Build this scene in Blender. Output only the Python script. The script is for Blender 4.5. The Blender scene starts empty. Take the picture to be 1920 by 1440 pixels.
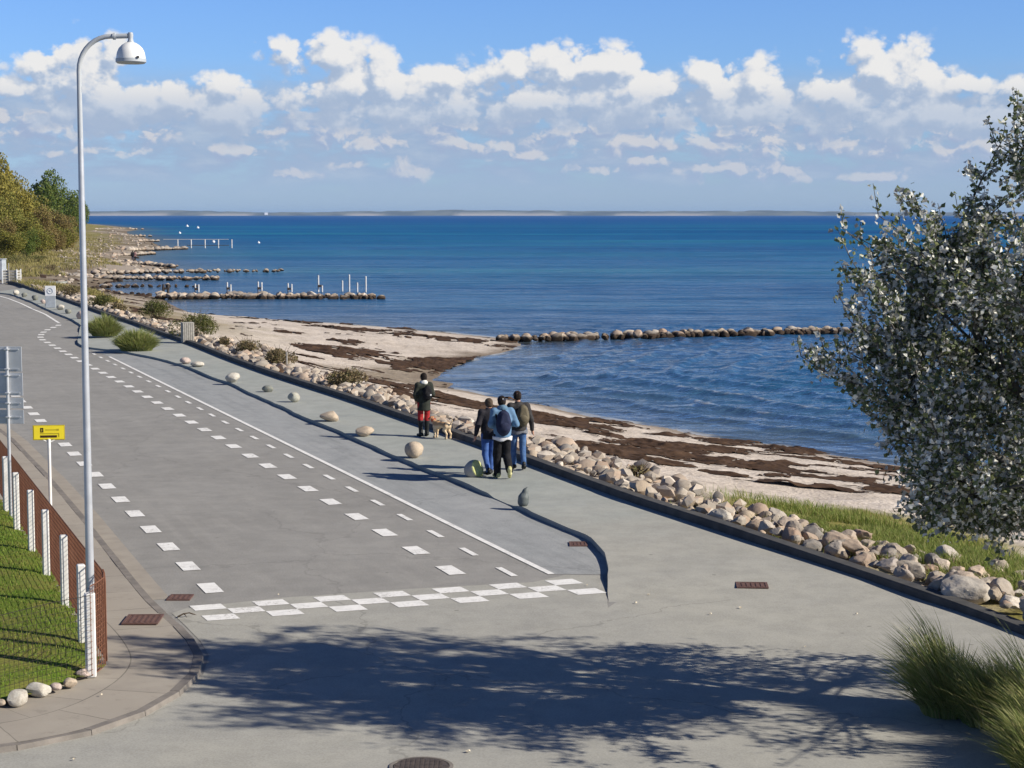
import bpy, math, random
import numpy as np
from mathutils import Vector, Matrix

random.seed(7)
RNG = np.random.default_rng(11)
scene = bpy.context.scene
COL = scene.collection

# ------------------------------------------------------------------ camera
F_PX, CX, CY, HOR = 3400.0, 960.0, 720.0, 402.5      # in pixels of the 1920x1440 photograph
CAM_H = 5.7
PITCH = math.atan((CY - HOR) / F_PX)
cam_d = bpy.data.cameras.new("camera"); cam = bpy.data.objects.new("camera", cam_d); COL.objects.link(cam)
cam.location = (0, 0, CAM_H); cam.rotation_euler = (math.pi / 2 - PITCH, 0, 0)
cam_d.sensor_width = 36.0; cam_d.lens = F_PX / 1920 * 36.0
cam_d.clip_start = 0.1; cam_d.clip_end = 60000
scene.camera = cam

# ------------------------------------------------------------------ exposure
scene.view_settings.view_transform = 'Standard'; scene.view_settings.look = 'None'
scene.view_settings.exposure = 0.36; scene.view_settings.gamma = 1.0

# ------------------------------------------------------------------ sun
SUN_EL = math.radians(31.0); SHADOW_TURN = math.radians(17.0)
SUN_VEC = Vector((math.cos(SHADOW_TURN) * math.cos(SUN_EL), -math.sin(SHADOW_TURN) * math.cos(SUN_EL), math.sin(SUN_EL)))
sd = bpy.data.lights.new("sun", 'SUN'); sd.energy = 5.0; sd.angle = math.radians(0.5); sd.color = (1.0, 0.92, 0.79)
so = bpy.data.objects.new("sun", sd); COL.objects.link(so); so.rotation_euler = SUN_VEC.to_track_quat('Z', 'Y').to_euler()
so.location = (40, -10, 60)

# ------------------------------------------------------------------ node helper
class NT:
    def __init__(self, tree): self.t = tree; self.n = tree.nodes; self.l = tree.links
    def new(self, typ, **kw):
        nd = self.n.new(typ)
        for k, v in kw.items():
            setattr(nd, k, v)
        return nd
    def put(self, sock, v):
        if isinstance(v, bpy.types.NodeSocket): self.l.new(v, sock)
        elif v is not None: sock.default_value = v
    def math(self, op, a, b=None, c=None, clamp=False):
        nd = self.new('ShaderNodeMath', operation=op, use_clamp=clamp)
        self.put(nd.inputs[0], a)
        if b is not None: self.put(nd.inputs[1], b)
        if c is not None: self.put(nd.inputs[2], c)
        return nd.outputs[0]
    def vmath(self, op, a, b=None, c=None):
        nd = self.new('ShaderNodeVectorMath', operation=op)
        self.put(nd.inputs[0], a)
        if b is not None: self.put(nd.inputs[1], b)
        if c is not None: self.put(nd.inputs[2], c)
        return nd.outputs['Value'] if op in ('LENGTH', 'DOT_PRODUCT', 'DISTANCE') else nd.outputs[0]
    def noise(self, vec, scale, detail=3, rough=0.55, dist=0.0, dim='3D', out=0):
        nd = self.new('ShaderNodeTexNoise'); nd.noise_dimensions = dim
        if vec is not None: self.put(nd.inputs['Vector'], vec)
        nd.inputs['Scale'].default_value = scale; nd.inputs['Detail'].default_value = detail
        nd.inputs['Roughness'].default_value = rough; nd.inputs['Distortion'].default_value = dist
        return nd.outputs[out]
    def ramp(self, fac, stops):
        nd = self.new('ShaderNodeValToRGB'); self.put(nd.inputs[0], fac)
        els = nd.color_ramp.elements
        while len(els) < len(stops): els.new(0.5)
        for e, (p, c) in zip(els, stops):
            e.position = p; e.color = (*c, 1) if len(c) == 3 else c
        return nd.outputs[0]
    def mix(self, fac, a, b, blend='MIX'):
        nd = self.new('ShaderNodeMix', data_type='RGBA', blend_type=blend)
        self.put(nd.inputs[0], fac)
        self.put(nd.inputs[6], (*a, 1) if isinstance(a, tuple) and len(a) == 3 else a)
        self.put(nd.inputs[7], (*b, 1) if isinstance(b, tuple) and len(b) == 3 else b)
        return nd.outputs[2]
    def smooth(self, v, a, b, c=0.0, d=1.0):
        nd = self.new('ShaderNodeMapRange', interpolation_type='SMOOTHSTEP')
        self.put(nd.inputs[0], v)
        for i, q in enumerate((a, b, c, d)): self.put(nd.inputs[i + 1], q)
        return nd.outputs[0]

# ------------------------------------------------------------------ world: sky with cumulus
def build_world():
    w = bpy.data.worlds.new("World"); scene.world = w; w.use_nodes = True
    t = NT(w.node_tree); t.n.clear()
    try:
        w.cycles.sampling_method = 'MANUAL'; w.cycles.sample_map_resolution = 512
    except Exception: pass
    out = t.new('ShaderNodeOutputWorld'); bg = t.new('ShaderNodeBackground')
    t.l.new(bg.outputs[0], out.inputs[0])
    sky = t.new('ShaderNodeTexSky', sky_type='NISHITA', sun_disc=False)
    sky.sun_elevation = SUN_EL; sky.sun_rotation = math.atan2(SUN_VEC.x, SUN_VEC.y)
    sky.air_density = 1.0; sky.dust_density = 0.35; sky.ozone_density = 3.0; sky.altitude = 0
    tc = t.new('ShaderNodeTexCoord')
    sep = t.new('ShaderNodeSeparateXYZ'); t.l.new(tc.outputs['Generated'], sep.inputs[0])
    x, y, z = sep.outputs
    az = t.math('ARCTAN2', x, y)
    hl = t.math('SQRT', t.math('ADD', t.math('MULTIPLY', x, x), t.math('MULTIPLY', y, y)))
    el = t.math('ARCTAN2', z, hl)
    u = t.math('MULTIPLY', az, 34.0); v = t.math('MULTIPLY', el, 34.0)   # about 1.7 degrees a unit
    cb = t.new('ShaderNodeCombineXYZ'); t.l.new(u, cb.inputs[0]); t.l.new(v, cb.inputs[1])
    P = cb.outputs[0]
    # cumulus heads, (azimuth, elevation, half width, half height) in those units
    heads = [(-7.75, 2.35, .62, .72), (-7.2, 2.0, .85, .52), (-8.35, 2.7, .5, .4), (-9.0, 2.25, .5, .2), (-7.3, 2.85, .35, .35),
             (-5.6, 2.0, .78, .42), (-5.0, 1.88, .6, .38), (-6.25, 2.1, .4, .32), (-5.3, 2.35, .4, .2),
             (-4.05, 3.0, .55, .22), (-3.3, 2.85, .62, .42), (-2.45, 2.5, .38, .52), (-3.0, 2.35, .85, .42), (-2.0, 2.2, .7, .42), (-1.1, 2.15, .85, .5), (-1.3, 2.55, .5, .2),
             (0.2, 2.7, .72, .34), (1.1, 2.72, .9, .36), (1.85, 2.72, .55, .36), (2.1, 2.3, .8, .36), (2.75, 2.2, .55, .28), (0.6, 2.15, 1.0, .3),
             (3.7, 2.5, .45, .4), (4.6, 2.35, .36, .44), (4.1, 2.2, .8, .34),
             (6.8, 2.6, .85, .52), (7.4, 2.5, .48, .48), (6.1, 2.2, .7, .42), (7.0, 2.0, 1.2, .42), (8.2, 2.35, .36, .16), (9.3, 2.15, .6, .25), (8.9, 1.8, 1.2, .36),
             (-7.3, 1.95, 1.5, .36), (-5.3, 1.8, 1.0, .36), (-2.2, 2.0, 2.0, .36), (.5, 2.05, 1.4, .36), (2.2, 2.0, 1.4, .40), (4.2, 1.95, 1.2, .32), (7.2, 1.8, 1.8, .42), (9.6, 1.75, 1.3, .42), (10.6, 2.6, .8, .5), (11.6, 2.2, 1.0, .6), (-10.4, 2.4, .9, .5), (-11.6, 2.0, 1.0, .5), (13.3, 2.6, .9, .5), (-13.5, 2.5, 1.0, .5)]
    heads_low = [(-8.6, 1.5, .8, .18), (-6.6, 1.45, .6, .16), (-4.4, 1.55, .5, .2), (-3.3, 1.5, .6, .24), (-2.5, 1.25, .7, .14),
                 (-1.9, .78, .32, .2), (-.7, 1.25, .7, .16), (.8, 1.5, .5, .22), (2.4, 1.3, .8, .2), (3.6, 1.3, .5, .2), (5.0, 1.35, .9, .26), (6.4, 1.35, .7, .2),
                 (5.1, .8, .5, .16), (-7.6, 1.1, .7, .1), (3.9, .8, .6, .14), (8.0, 1.5, .9, .16), (-4.0, .75, .35, .1), (-5.2, 1.2, .5, .12), (1.5, .85, .5, .1), (-9.2, 1.7, 1.0, .22), (-5.9, 1.75, .8, .18), (-3.9, 1.85, .7, .2), (-1.2, 1.62, .8, .2), (.0, 1.75, .6, .2), (1.6, 1.62, .9, .2), (3.0, 1.65, .7, .2), (4.4, 1.6, .9, .22), (5.8, 1.62, .7, .2), (7.3, 1.45, 1.0, .2), (8.6, 1.2, .9, .16), (-7.4, 1.65, .7, .16), (.3, 1.05, .6, .12), (2.6, .95, .5, .1), (6.6, .7, .5, .1), (-2.9, .95, .4, .1)]
    def group(name, blobs, k, warp_amt, amp, bias):
        g = bpy.data.node_groups.new(name, 'ShaderNodeTree')
        g.interface.new_socket('Vector', in_out='INPUT', socket_type='NodeSocketVector')
        g.interface.new_socket('Density', in_out='OUTPUT', socket_type='NodeSocketFloat')
        q = NT(g); gi = q.new('NodeGroupInput'); go = q.new('NodeGroupOutput')
        p0 = gi.outputs[0]
        wn = q.noise(p0, 1.1, 3, .55, out=1)
        wv = q.vmath('MULTIPLY', q.vmath('SUBTRACT', wn, (.5, .5, .5)), (warp_amt, warp_amt * .75, 0))
        p = q.vmath('ADD', p0, wv)
        best = None
        for (a, b, hw, hh) in blobs:
            d = q.vmath('MULTIPLY_ADD', p, (1 / hw, 1 / hh, 0), (-a / hw, -b / hh, 0))
            ln = q.vmath('LENGTH', d)
            if best is None: best = ln
            else:
                nd = q.new('ShaderNodeMath', operation='SMOOTH_MIN'); q.put(nd.inputs[0], best); q.put(nd.inputs[1], ln); nd.inputs[2].default_value = k
                best = nd.outputs[0]
        dens = q.math('SUBTRACT', bias, best)
        vor = q.new('ShaderNodeTexVoronoi'); vor.voronoi_dimensions = '2D'; vor.feature = 'F1'
        q.put(vor.inputs['Vector'], q.vmath('MULTIPLY', p, (1, 1.25, 1)))
        vor.inputs['Scale'].default_value = 1.55; vor.inputs['Detail'].default_value = 3.0; vor.inputs['Roughness'].default_value = .5
        vor.inputs['Lacunarity'].default_value = 2.2
        puff = q.math('SUBTRACT', .42, q.math('MULTIPLY', vor.outputs['Distance'], vor.outputs['Distance']))
        n2 = q.math('SUBTRACT', q.noise(p, 5.0, 5, .6), .5)
        dens = q.math('ADD', dens, q.math('MULTIPLY', puff, amp))
        dens = q.math('ADD', dens, q.math('MULTIPLY', n2, amp * .45))
        q.l.new(dens, go.inputs[0])
        return g
    def call(g, vec):
        nd = t.new('ShaderNodeGroup'); nd.node_tree = g; t.put(nd.inputs[0], vec); return nd.outputs[0]
    gh = group('cumulus', heads, .4, .32, .70, 1.44); gl = group('low_cumulus', heads_low, .3, .75, 1.25, 1.42)
    D = call(gh, P); Doff = call(gh, t.vmath('ADD', P, (.16, .26, 0)))
    DL = call(gl, P); DLoff = call(gl, t.vmath('ADD', P, (.12, .12, 0)))
    # grey flat layer below the heads
    st = t.vmath('MULTIPLY', P, (.55, 1.7, 1))
    n = t.noise(st, 1.35, 6, .58)
    band = t.math('MULTIPLY', t.smooth(v, .12, .9), t.smooth(v, 2.9, 1.9))
    flat = t.math('MULTIPLY', t.smooth(n, .30, .54), band)
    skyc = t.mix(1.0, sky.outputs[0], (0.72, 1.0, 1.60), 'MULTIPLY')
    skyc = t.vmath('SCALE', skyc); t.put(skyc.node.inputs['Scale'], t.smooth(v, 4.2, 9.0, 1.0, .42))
    S = 10.0     # radiance of sunlit cloud before the background strength
    flatc = t.mix(t.smooth(n, .45, .75), (.35 * S, .46 * S, .65 * S), (.47 * S, .56 * S, .70 * S))
    c = t.mix(t.math('MULTIPLY', flat, .92), skyc, flatc)
    def lit(Dn, Do, lo, hi, gain):
        return t.smooth(t.math('MULTIPLY', t.math('SUBTRACT', Dn, Do), gain), lo, hi)
    shl = lit(DL, DLoff, -.5, .6, 1.0)
    lowc = t.ramp(shl, [(0, (.38, .46, .65)), (.5, (.50, .56, .70)), (1, (.76, .735, .74))])
    lowc = t.vmath('SCALE', lowc, None); lowc.node.inputs['Scale'].default_value = S
    c = t.mix(t.math('MULTIPLY', t.smooth(DL, -.30, .7), .68), c, lowc)
    sh = t.math('MULTIPLY', lit(D, Doff, -.55, .62, 1.0), t.smooth(v, 1.75, 2.5, .42, 1.0))
    hc = t.ramp(sh, [(0, (.40, .50, .67)), (.28, (.49, .575, .715)), (.50, (.61, .67, .77)), (.72, (.74, .76, .80)), (1, (.90, .885, .865))])
    hc = t.vmath('SCALE', hc, None); hc.node.inputs['Scale'].default_value = S
    c = t.mix(t.math('MULTIPLY', t.smooth(D, -.10, .50), .97), c, hc)
    # pale air along the horizon
    air = t.math('MULTIPLY', t.smooth(v, 1.5, -.1), .55)
    c = t.mix(air, c, (.40 * S, .52 * S, .74 * S))
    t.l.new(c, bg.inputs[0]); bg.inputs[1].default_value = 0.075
    # higher up there is only clear blue air
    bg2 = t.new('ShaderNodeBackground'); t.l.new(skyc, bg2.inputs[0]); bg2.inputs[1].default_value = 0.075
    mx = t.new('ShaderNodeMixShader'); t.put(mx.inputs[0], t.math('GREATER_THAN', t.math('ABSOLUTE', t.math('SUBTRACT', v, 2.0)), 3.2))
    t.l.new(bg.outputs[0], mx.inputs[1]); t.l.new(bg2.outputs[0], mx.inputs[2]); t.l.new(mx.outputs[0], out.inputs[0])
build_world()

# ------------------------------------------------------------------ placing
def ray(px, py):
    dx = (px - CX) / F_PX; dy = -(py - CY) / F_PX; c, s = math.cos(PITCH), math.sin(PITCH)
    return dx, c + dy * s, -s + dy * c
def G(px, py, z=0.0):
    """point at height z seen at (px, py)"""
    x, y, zz = ray(px, py); k = (z - CAM_H) / zz
    return (x * k, y * k, z)
def GY(px, py, Y):
    x, y, zz = ray(px, py); k = Y / y
    return (x * k, Y, CAM_H + zz * k)
def ppm(Y): return F_PX / Y                         # photo pixels in a metre at distance Y

# ------------------------------------------------------------------ numpy noise
def _hash(ix, iy, iz, seed):
    h = (ix.astype(np.int64) * 374761393 + iy.astype(np.int64) * 668265263 + iz.astype(np.int64) * 2147483647 + seed * 974634397) & 0xFFFFFFFF
    h = ((h ^ (h >> 13)) * 1274126177) & 0xFFFFFFFF
    h = h ^ (h >> 16)
    return (h & 0xFFFF) / 65535.0
def vnoise(p, seed=0):
    p = np.asarray(p, float); i = np.floor(p); f = p - i; f = f * f * (3 - 2 * f)
    ix, iy, iz = i[..., 0], i[..., 1], i[..., 2]
    r = 0
    for a in (0, 1):
        for b in (0, 1):
            for c in (0, 1):
                w = (f[..., 0] if a else 1 - f[..., 0]) * (f[..., 1] if b else 1 - f[..., 1]) * (f[..., 2] if c else 1 - f[..., 2])
                r = r + w * _hash(ix + a, iy + b, iz + c, seed)
    return r
def fbm(p, oct=4, seed=0, gain=.5):
    p = np.asarray(p, float); r = 0; a = 1; t = 0
    for o in range(oct):
        r = r + a * vnoise(p * (2 ** o) + o * 17.3, seed + o); t += a; a *= gain
    return r / t
def xy(p2, s=1.0, sy=None):
    """(n,2) -> noise domain"""
    p2 = np.asarray(p2, float)
    return np.stack([p2[..., 0] * s, p2[..., 1] * (sy or s), np.zeros_like(p2[..., 0])], -1)
def sstep(a, b, x):
    t = np.clip((x - a) / (b - a), 0, 1); return t * t * (3 - 2 * t)

# ------------------------------------------------------------------ meshes
def mesh_data(name, V, faces, mat=None, smooth=False, attrs=None):
    V = np.asarray(V, np.float32).reshape(-1, 3)
    me = bpy.data.meshes.new(name)
    if isinstance(faces, np.ndarray):
        k = faces.shape[1]; nf = len(faces)
        me.vertices.add(len(V)); me.vertices.foreach_set('co', V.ravel())
        me.loops.add(nf * k); me.loops.foreach_set('vertex_index', faces.astype(np.int32).ravel())
        me.polygons.add(nf); me.polygons.foreach_set('loop_start', np.arange(0, nf * k, k, dtype=np.int32))
        me.polygons.foreach_set('use_smooth', np.full(nf, smooth, bool))
        me.update(calc_edges=True); me.validate()
    else:
        me.from_pydata([tuple(map(float, v)) for v in V], [], faces)
        me.polygons.foreach_set('use_smooth', np.full(len(me.polygons), smooth, bool)); me.update()
    for k_, a in (attrs or {}).items():
        a = np.asarray(a, np.float32)
        if a.ndim == 1:
            at = me.attributes.new(k_, 'FLOAT', 'POINT'); at.data.foreach_set('value', a)
        else:
            at = me.attributes.new(k_, 'FLOAT_COLOR', 'POINT'); at.data.foreach_set('color', np.c_[a, np.ones(len(a))].astype(np.float32).ravel())
    if mat: me.materials.append(mat)
    return me
def tag(o, label=None, cat=None, group=None, kind=None):
    for k, v in (('label', label), ('category', cat), ('group', group), ('kind', kind)):
        if v: o[k] = v
    return o
def link(name, me, parent=None, loc=None):
    o = bpy.data.objects.new(name, me); COL.objects.link(o)
    if parent: o.parent = parent
    if loc is not None: o.location = loc
    return o
def mobj(name, V, F, mat, parent=None, smooth=False, attrs=None, loc=None):
    return link(name, mesh_data(name, V, F, mat, smooth, attrs), parent, loc)
def empty(name, loc, rz=0, label=None, cat=None, group=None):
    o = bpy.data.objects.new(name, None); COL.objects.link(o); o.location = loc; o.rotation_euler = (0, 0, rz); o.empty_display_size = .2
    return tag(o, label, cat, group)

class MB:
    """collects polygons"""
    def __init__(s): s.v = []; s.f = []
    def add(s, V, F):
        n = len(s.v); s.v.extend([tuple(map(float, p)) for p in V]); s.f.extend([tuple(i + n for i in f) for f in F]); return s
    def box(s, c, size, rz=0, bev=0.0):
        x, y, z = [q / 2 for q in size]; b = min(bev, x * .9, y * .9, z * .9)
        if b > 0:
            pts = []
            prof = [(x, y - b), (x - b, y), (-x + b, y), (-x, y - b), (-x, -y + b), (-x + b, -y), (x - b, -y), (x, -y + b)]
            prof2 = [(px_ * (1 - b / max(x, 1e-6)), py_ * (1 - b / max(y, 1e-6))) for px_, py_ in prof]
            for zz, pf in ((-z, prof2), (-z + b, prof), (z - b, prof), (z, prof2)):
                pts += [(p[0], p[1], zz) for p in pf]
            F = [tuple(range(7, -1, -1)), tuple(range(24, 32))]
            for r in range(3):
                for i in range(8):
                    j = (i + 1) % 8; F.append((r * 8 + i, r * 8 + j, r * 8 + 8 + j, r * 8 + 8 + i))
        else:
            pts = [(-x, -y, -z), (x, -y, -z), (x, y, -z), (-x, y, -z), (-x, -y, z), (x, -y, z), (x, y, z), (-x, y, z)]
            F = [(3, 2, 1, 0), (4, 5, 6, 7), (0, 1, 5, 4), (1, 2, 6, 5), (2, 3, 7, 6), (3, 0, 4, 7)]
        ca, sa = math.cos(rz), math.sin(rz)
        return s.add([(c[0] + p[0] * ca - p[1] * sa, c[1] + p[0] * sa + p[1] * ca, c[2] + p[2]) for p in pts], F)
    def tube(s, pts, r, n=10, cap=True):
        pts = [Vector(p) for p in pts]; rs = r if isinstance(r, (list, tuple)) else [r] * len(pts)
        base = len(s.v); up = None
        for i, p in enumerate(pts):
            d = (pts[min(i + 1, len(pts) - 1)] - pts[max(i - 1, 0)])
            d = d.normalized() if d.length > 1e-9 else Vector((0, 0, 1))
            if up is None:
                up = Vector((1, 0, 0)) if abs(d.x) < .8 else Vector((0, 1, 0))
            a = (up - d * up.dot(d)).normalized(); b = d.cross(a); up = a
            for k in range(n):
                th = 2 * math.pi * k / n
                q = p + (a * math.cos(th) + b * math.sin(th)) * rs[i]; s.v.append((q.x, q.y, q.z))
        for i in range(len(pts) - 1):
            for k in range(n):
                j = (k + 1) % n
                s.f.append((base + i * n + k, base + i * n + j, base + (i + 1) * n + j, base + (i + 1) * n + k))
        if cap:
            s.f.append(tuple(base + k for k in range(n - 1, -1, -1)))
            s.f.append(tuple(base + (len(pts) - 1) * n + k for k in range(n)))
        return s
    def lathe(s, prof, c=(0, 0, 0), n=24):
        base = len(s.v)
        for (r, z) in prof:
            for k in range(n):
                th = 2 * math.pi * k / n; s.v.append((c[0] + r * math.cos(th), c[1] + r * math.sin(th), c[2] + z))
        for i in range(len(prof) - 1):
            for k in range(n):
                j = (k + 1) % n
                s.f.append((base + i * n + k, base + i * n + j, base + (i + 1) * n + j, base + (i + 1) * n + k))
        return s
    def build(s, name, mat, parent=None, smooth=False, loc=None):
        return mobj(name, s.v, s.f, mat, parent, smooth, None, loc)

def smooth_by_angle(o, deg=40):
    me = o.data
    me.polygons.foreach_set('use_smooth', np.full(len(me.polygons), True, bool))
    try: me.set_sharp_from_angle(angle=math.radians(deg))
    except Exception: pass
    return o

# ------------------------------------------------------------------ surface nets (smooth closed surfaces out of distance fields)
def surface_nets(fn, lo, hi, h):
    lo = np.array(lo, float); hi = np.array(hi, float)
    n = np.ceil((hi - lo) / h).astype(int) + 1
    ax = [lo[i] + h * np.arange(n[i]) for i in range(3)]
    X, Y, Z = np.meshgrid(*ax, indexing='ij')
    V = fn(np.stack([X, Y, Z], -1)).astype(np.float64)
    ins = V < 0
    def sl(A, o): return A[o[0]:n[0] - 1 + o[0], o[1]:n[1] - 1 + o[1], o[2]:n[2] - 1 + o[2]]
    offs = [(a, b, c) for a in (0, 1) for b in (0, 1) for c in (0, 1)]
    cnt = sum(sl(ins, o).astype(int) for o in offs)
    act = (cnt > 0) & (cnt < 8)
    acc = np.zeros(act.shape + (3,)); num = np.zeros(act.shape)
    for o in offs:
        for a in range(3):
            if o[a] == 1: continue
            o2 = list(o); o2[a] = 1
            va, vb = sl(V, o), sl(V, o2)
            m = (va < 0) != (vb < 0)
            t = np.where(m, va / np.where(va == vb, 1, va - vb), 0)
            pos = np.zeros(act.shape + (3,)); pos[...] = o; pos[..., a] += t
            acc += pos * m[..., None]; num += m
    idx = -np.ones(act.shape, int); ii = np.argwhere(act); idx[act] = np.arange(len(ii))
    verts = lo + h * (ii + acc[act] / num[act][:, None])
    faces = []
    for a in range(3):
        b, c = (a + 1) % 3, (a + 2) % 3
        s0 = [slice(1, n[i] - 1) for i in range(3)]; s1 = list(s0)
        s0[a] = slice(0, n[a] - 1); s1[a] = slice(1, n[a])
        A, B = ins[tuple(s0)], ins[tuple(s1)]
        for flip in (False, True):
            m = (A & ~B) if not flip else (~A & B)
            q = np.argwhere(m)
            if not len(q): continue
            q = q.copy(); q[:, b] += 1; q[:, c] += 1
            def cell(db, dc):
                r = q.copy(); r[:, b] += db; r[:, c] += dc; return idx[r[:, 0], r[:, 1], r[:, 2]]
            f = np.stack([cell(-1, -1), cell(0, -1), cell(0, 0), cell(-1, 0)], 1)
            faces.append(f[:, ::-1] if flip else f)
    return verts, np.concatenate(faces)
def sd_cap(p, a, b, ra, rb):
    a = np.array(a, float); b = np.array(b, float); ab = b - a
    t = np.clip(((p - a) @ ab) / max(ab @ ab, 1e-9), 0, 1)
    return np.linalg.norm(p - a - t[..., None] * ab, axis=-1) - (ra + (rb - ra) * t)
def sd_ell(p, c, r):
    r = np.array(r, float); q = (p - np.array(c, float)) / r
    k = np.linalg.norm(q, axis=-1); return (k - 1) * r.min() * .5 + (k - 1) * r.mean() * .5
def smin(a, b, k):
    h = np.clip(.5 + .5 * (b - a) / k, 0, 1); return b * (1 - h) + a * h - k * h * (1 - h)
def union(ds, k=.03):
    r = ds[0]
    for d in ds[1:]: r = smin(r, d, k)
    return r

# ------------------------------------------------------------------ materials
def material(name, base, rough=.8, spec=.3, var=None, vscale=4.0, bump=0.0, bscale=20.0, metal=0.0, coord='Object', detail=4, sheen=0):
    """base (and var) mixed by noise, with fine bump"""
    m = bpy.data.materials.new(name); m.use_nodes = True; t = NT(m.node_tree)
    b = t.n['Principled BSDF']; b.inputs['Roughness'].default_value = rough; b.inputs['Specular IOR Level'].default_value = spec; b.inputs['Metallic'].default_value = metal
    tc = t.new('ShaderNodeTexCoord').outputs[coord]
    var = var or tuple(c * .78 for c in base)
    f = t.smooth(t.noise(tc, vscale, detail, .6), .3, .7)
    t.put(b.inputs['Base Color'], t.mix(f, base, var))
    if bump:
        bn = t.new('ShaderNodeBump'); bn.inputs['Strength'].default_value = bump; bn.inputs['Distance'].default_value = .01
        t.l.new(t.noise(tc, bscale, 4, .6), bn.inputs['Height']); t.l.new(bn.outputs[0], b.inputs['Normal'])
    return m

def paving_mat(name, base, var, patch, grain=.12, bscale=90, streak=None, cracks=0.0, blend=False):
    m = bpy.data.materials.new(name); m.use_nodes = True; t = NT(m.node_tree); b = t.n['Principled BSDF']
    b.inputs['Roughness'].default_value = .9; b.inputs['Specular IOR Level'].default_value = .25
    g = t.new('ShaderNodeNewGeometry').outputs['Position']
    big = t.smooth(t.noise(g, .22, 5, .62), .32, .68)
    c = t.mix(big, base, var)
    st = t.smooth(t.noise(t.vmath('MULTIPLY', g, (1, .35, 1)), .9, 5, .7), .52, .72)
    c = t.mix(t.math('MULTIPLY', st, .55), c, patch)
    if streak:
        # long wear marks that run with the road
        rot = t.new('ShaderNodeVectorRotate', rotation_type='Z_AXIS'); t.put(rot.inputs['Vector'], g); rot.inputs['Angle'].default_value = math.radians(-20.8)
        sv = t.vmath('MULTIPLY', rot.outputs[0], (1.9, .10, 1))
        s = t.smooth(t.noise(sv, 1.3, 5, .7), .45, .72)
        c = t.mix(t.math('MULTIPLY', s, .6), c, streak)
    if blend:      # worn, paler surfacing where the promenade runs out into the junction
        sp = t.new('ShaderNodeSeparateXYZ'); t.l.new(g, sp.inputs[0])
        yy = t.math('ADD', sp.outputs[1], t.math('MULTIPLY', t.math('SUBTRACT', t.noise(g, .5, 4, .6), .5), 5.0))
        c = t.mix(t.smooth(yy, 36.0, 30.5), c, t.mix(t.math('MULTIPLY', st, .55), t.mix(big, (.338, .333, .300), (.372, .362, .315)), (.292, .287, .262)))
    mott = t.noise(g, 1.6, 6, .72)
    c = t.mix(.30, c, t.mix(1.0, c, t.mix(t.smooth(mott, .34, .66), (.70, .70, .70), (1.28, 1.27, 1.25)), 'MULTIPLY'))
    blot = t.smooth(t.noise(t.vmath('MULTIPLY', g, (1, .6, 1)), .55, 5, .72), .60, .70)
    c = t.mix(t.math('MULTIPLY', blot, .18), c, t.mix(1.0, c, (.62, .61, .59), 'MULTIPLY'))
    fine = t.noise(g, 38, 3, .7)
    c = t.mix(grain, c, t.mix(t.smooth(fine, .3, .7), (.05, .05, .05), (.75, .74, .72)))
    fl = t.new('ShaderNodeTexVoronoi'); t.put(fl.inputs['Vector'], g); fl.inputs['Scale'].default_value = 1.1
    c = t.mix(t.math('MULTIPLY', t.smooth(fl.outputs['Distance'], .045, .03), .5), c, tuple(q * .35 for q in base))
    if cracks:
        wv = t.vmath('ADD', g, t.vmath('MULTIPLY', t.noise(g, .8, 4, .6, out=1), (1.6, 1.6, 0)))
        vc = t.new('ShaderNodeTexVoronoi', feature='DISTANCE_TO_EDGE'); t.put(vc.inputs['Vector'], wv); vc.inputs['Scale'].default_value = .13
        c = t.mix(t.math('MULTIPLY', t.smooth(vc.outputs['Distance'], .0032, .0012), cracks), c, tuple(q * .45 for q in base))
    t.put(b.inputs['Base Color'], c)
    bn = t.new('ShaderNodeBump'); bn.inputs['Strength'].default_value = .35; bn.inputs['Distance'].default_value = .006
    t.l.new(t.noise(g, bscale, 3, .7), bn.inputs['Height']); t.l.new(bn.outputs[0], b.inputs['Normal'])
    return m

def leaf_mat(name, c1, c2, c3=None, back=None, rough=.5, trans=.25, island=True):
    """leaf cards: hue varies from leaf to leaf"""
    m = bpy.data.materials.new(name); m.use_nodes = True; t = NT(m.node_tree); b = t.n['Principled BSDF']
    geo = t.new('ShaderNodeNewGeometry'); r = geo.outputs['Random Per Island']
    stops = [(0, c1), (.55, c2), (1, c3 or c2)]
    col = t.ramp(r, stops)
    if back:
        r2 = t.math('FRACT', t.math('MULTIPLY', r, 17.0))
        pale = t.ramp(r2, [(.30, tuple(.40 * q + .03 for q in back)), (.55, tuple(.6 * q for q in back)), (.66, back)])
        col = t.mix(geo.outputs['Backfacing'], col, pale)
    t.put(b.inputs['Base Color'], col)
    b.inputs['Roughness'].default_value = rough; b.inputs['Specular IOR Level'].default_value = .35
    tr = t.new('ShaderNodeBsdfTranslucent'); t.put(tr.inputs[0], col)
    mx = t.new('ShaderNodeMixShader'); mx.inputs[0].default_value = trans
    out = t.n['Material Output']
    t.l.new(b.outputs[0], mx.inputs[1]); t.l.new(tr.outputs[0], mx.inputs[2]); t.l.new(mx.outputs[0], out.inputs[0])
    return m

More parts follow.
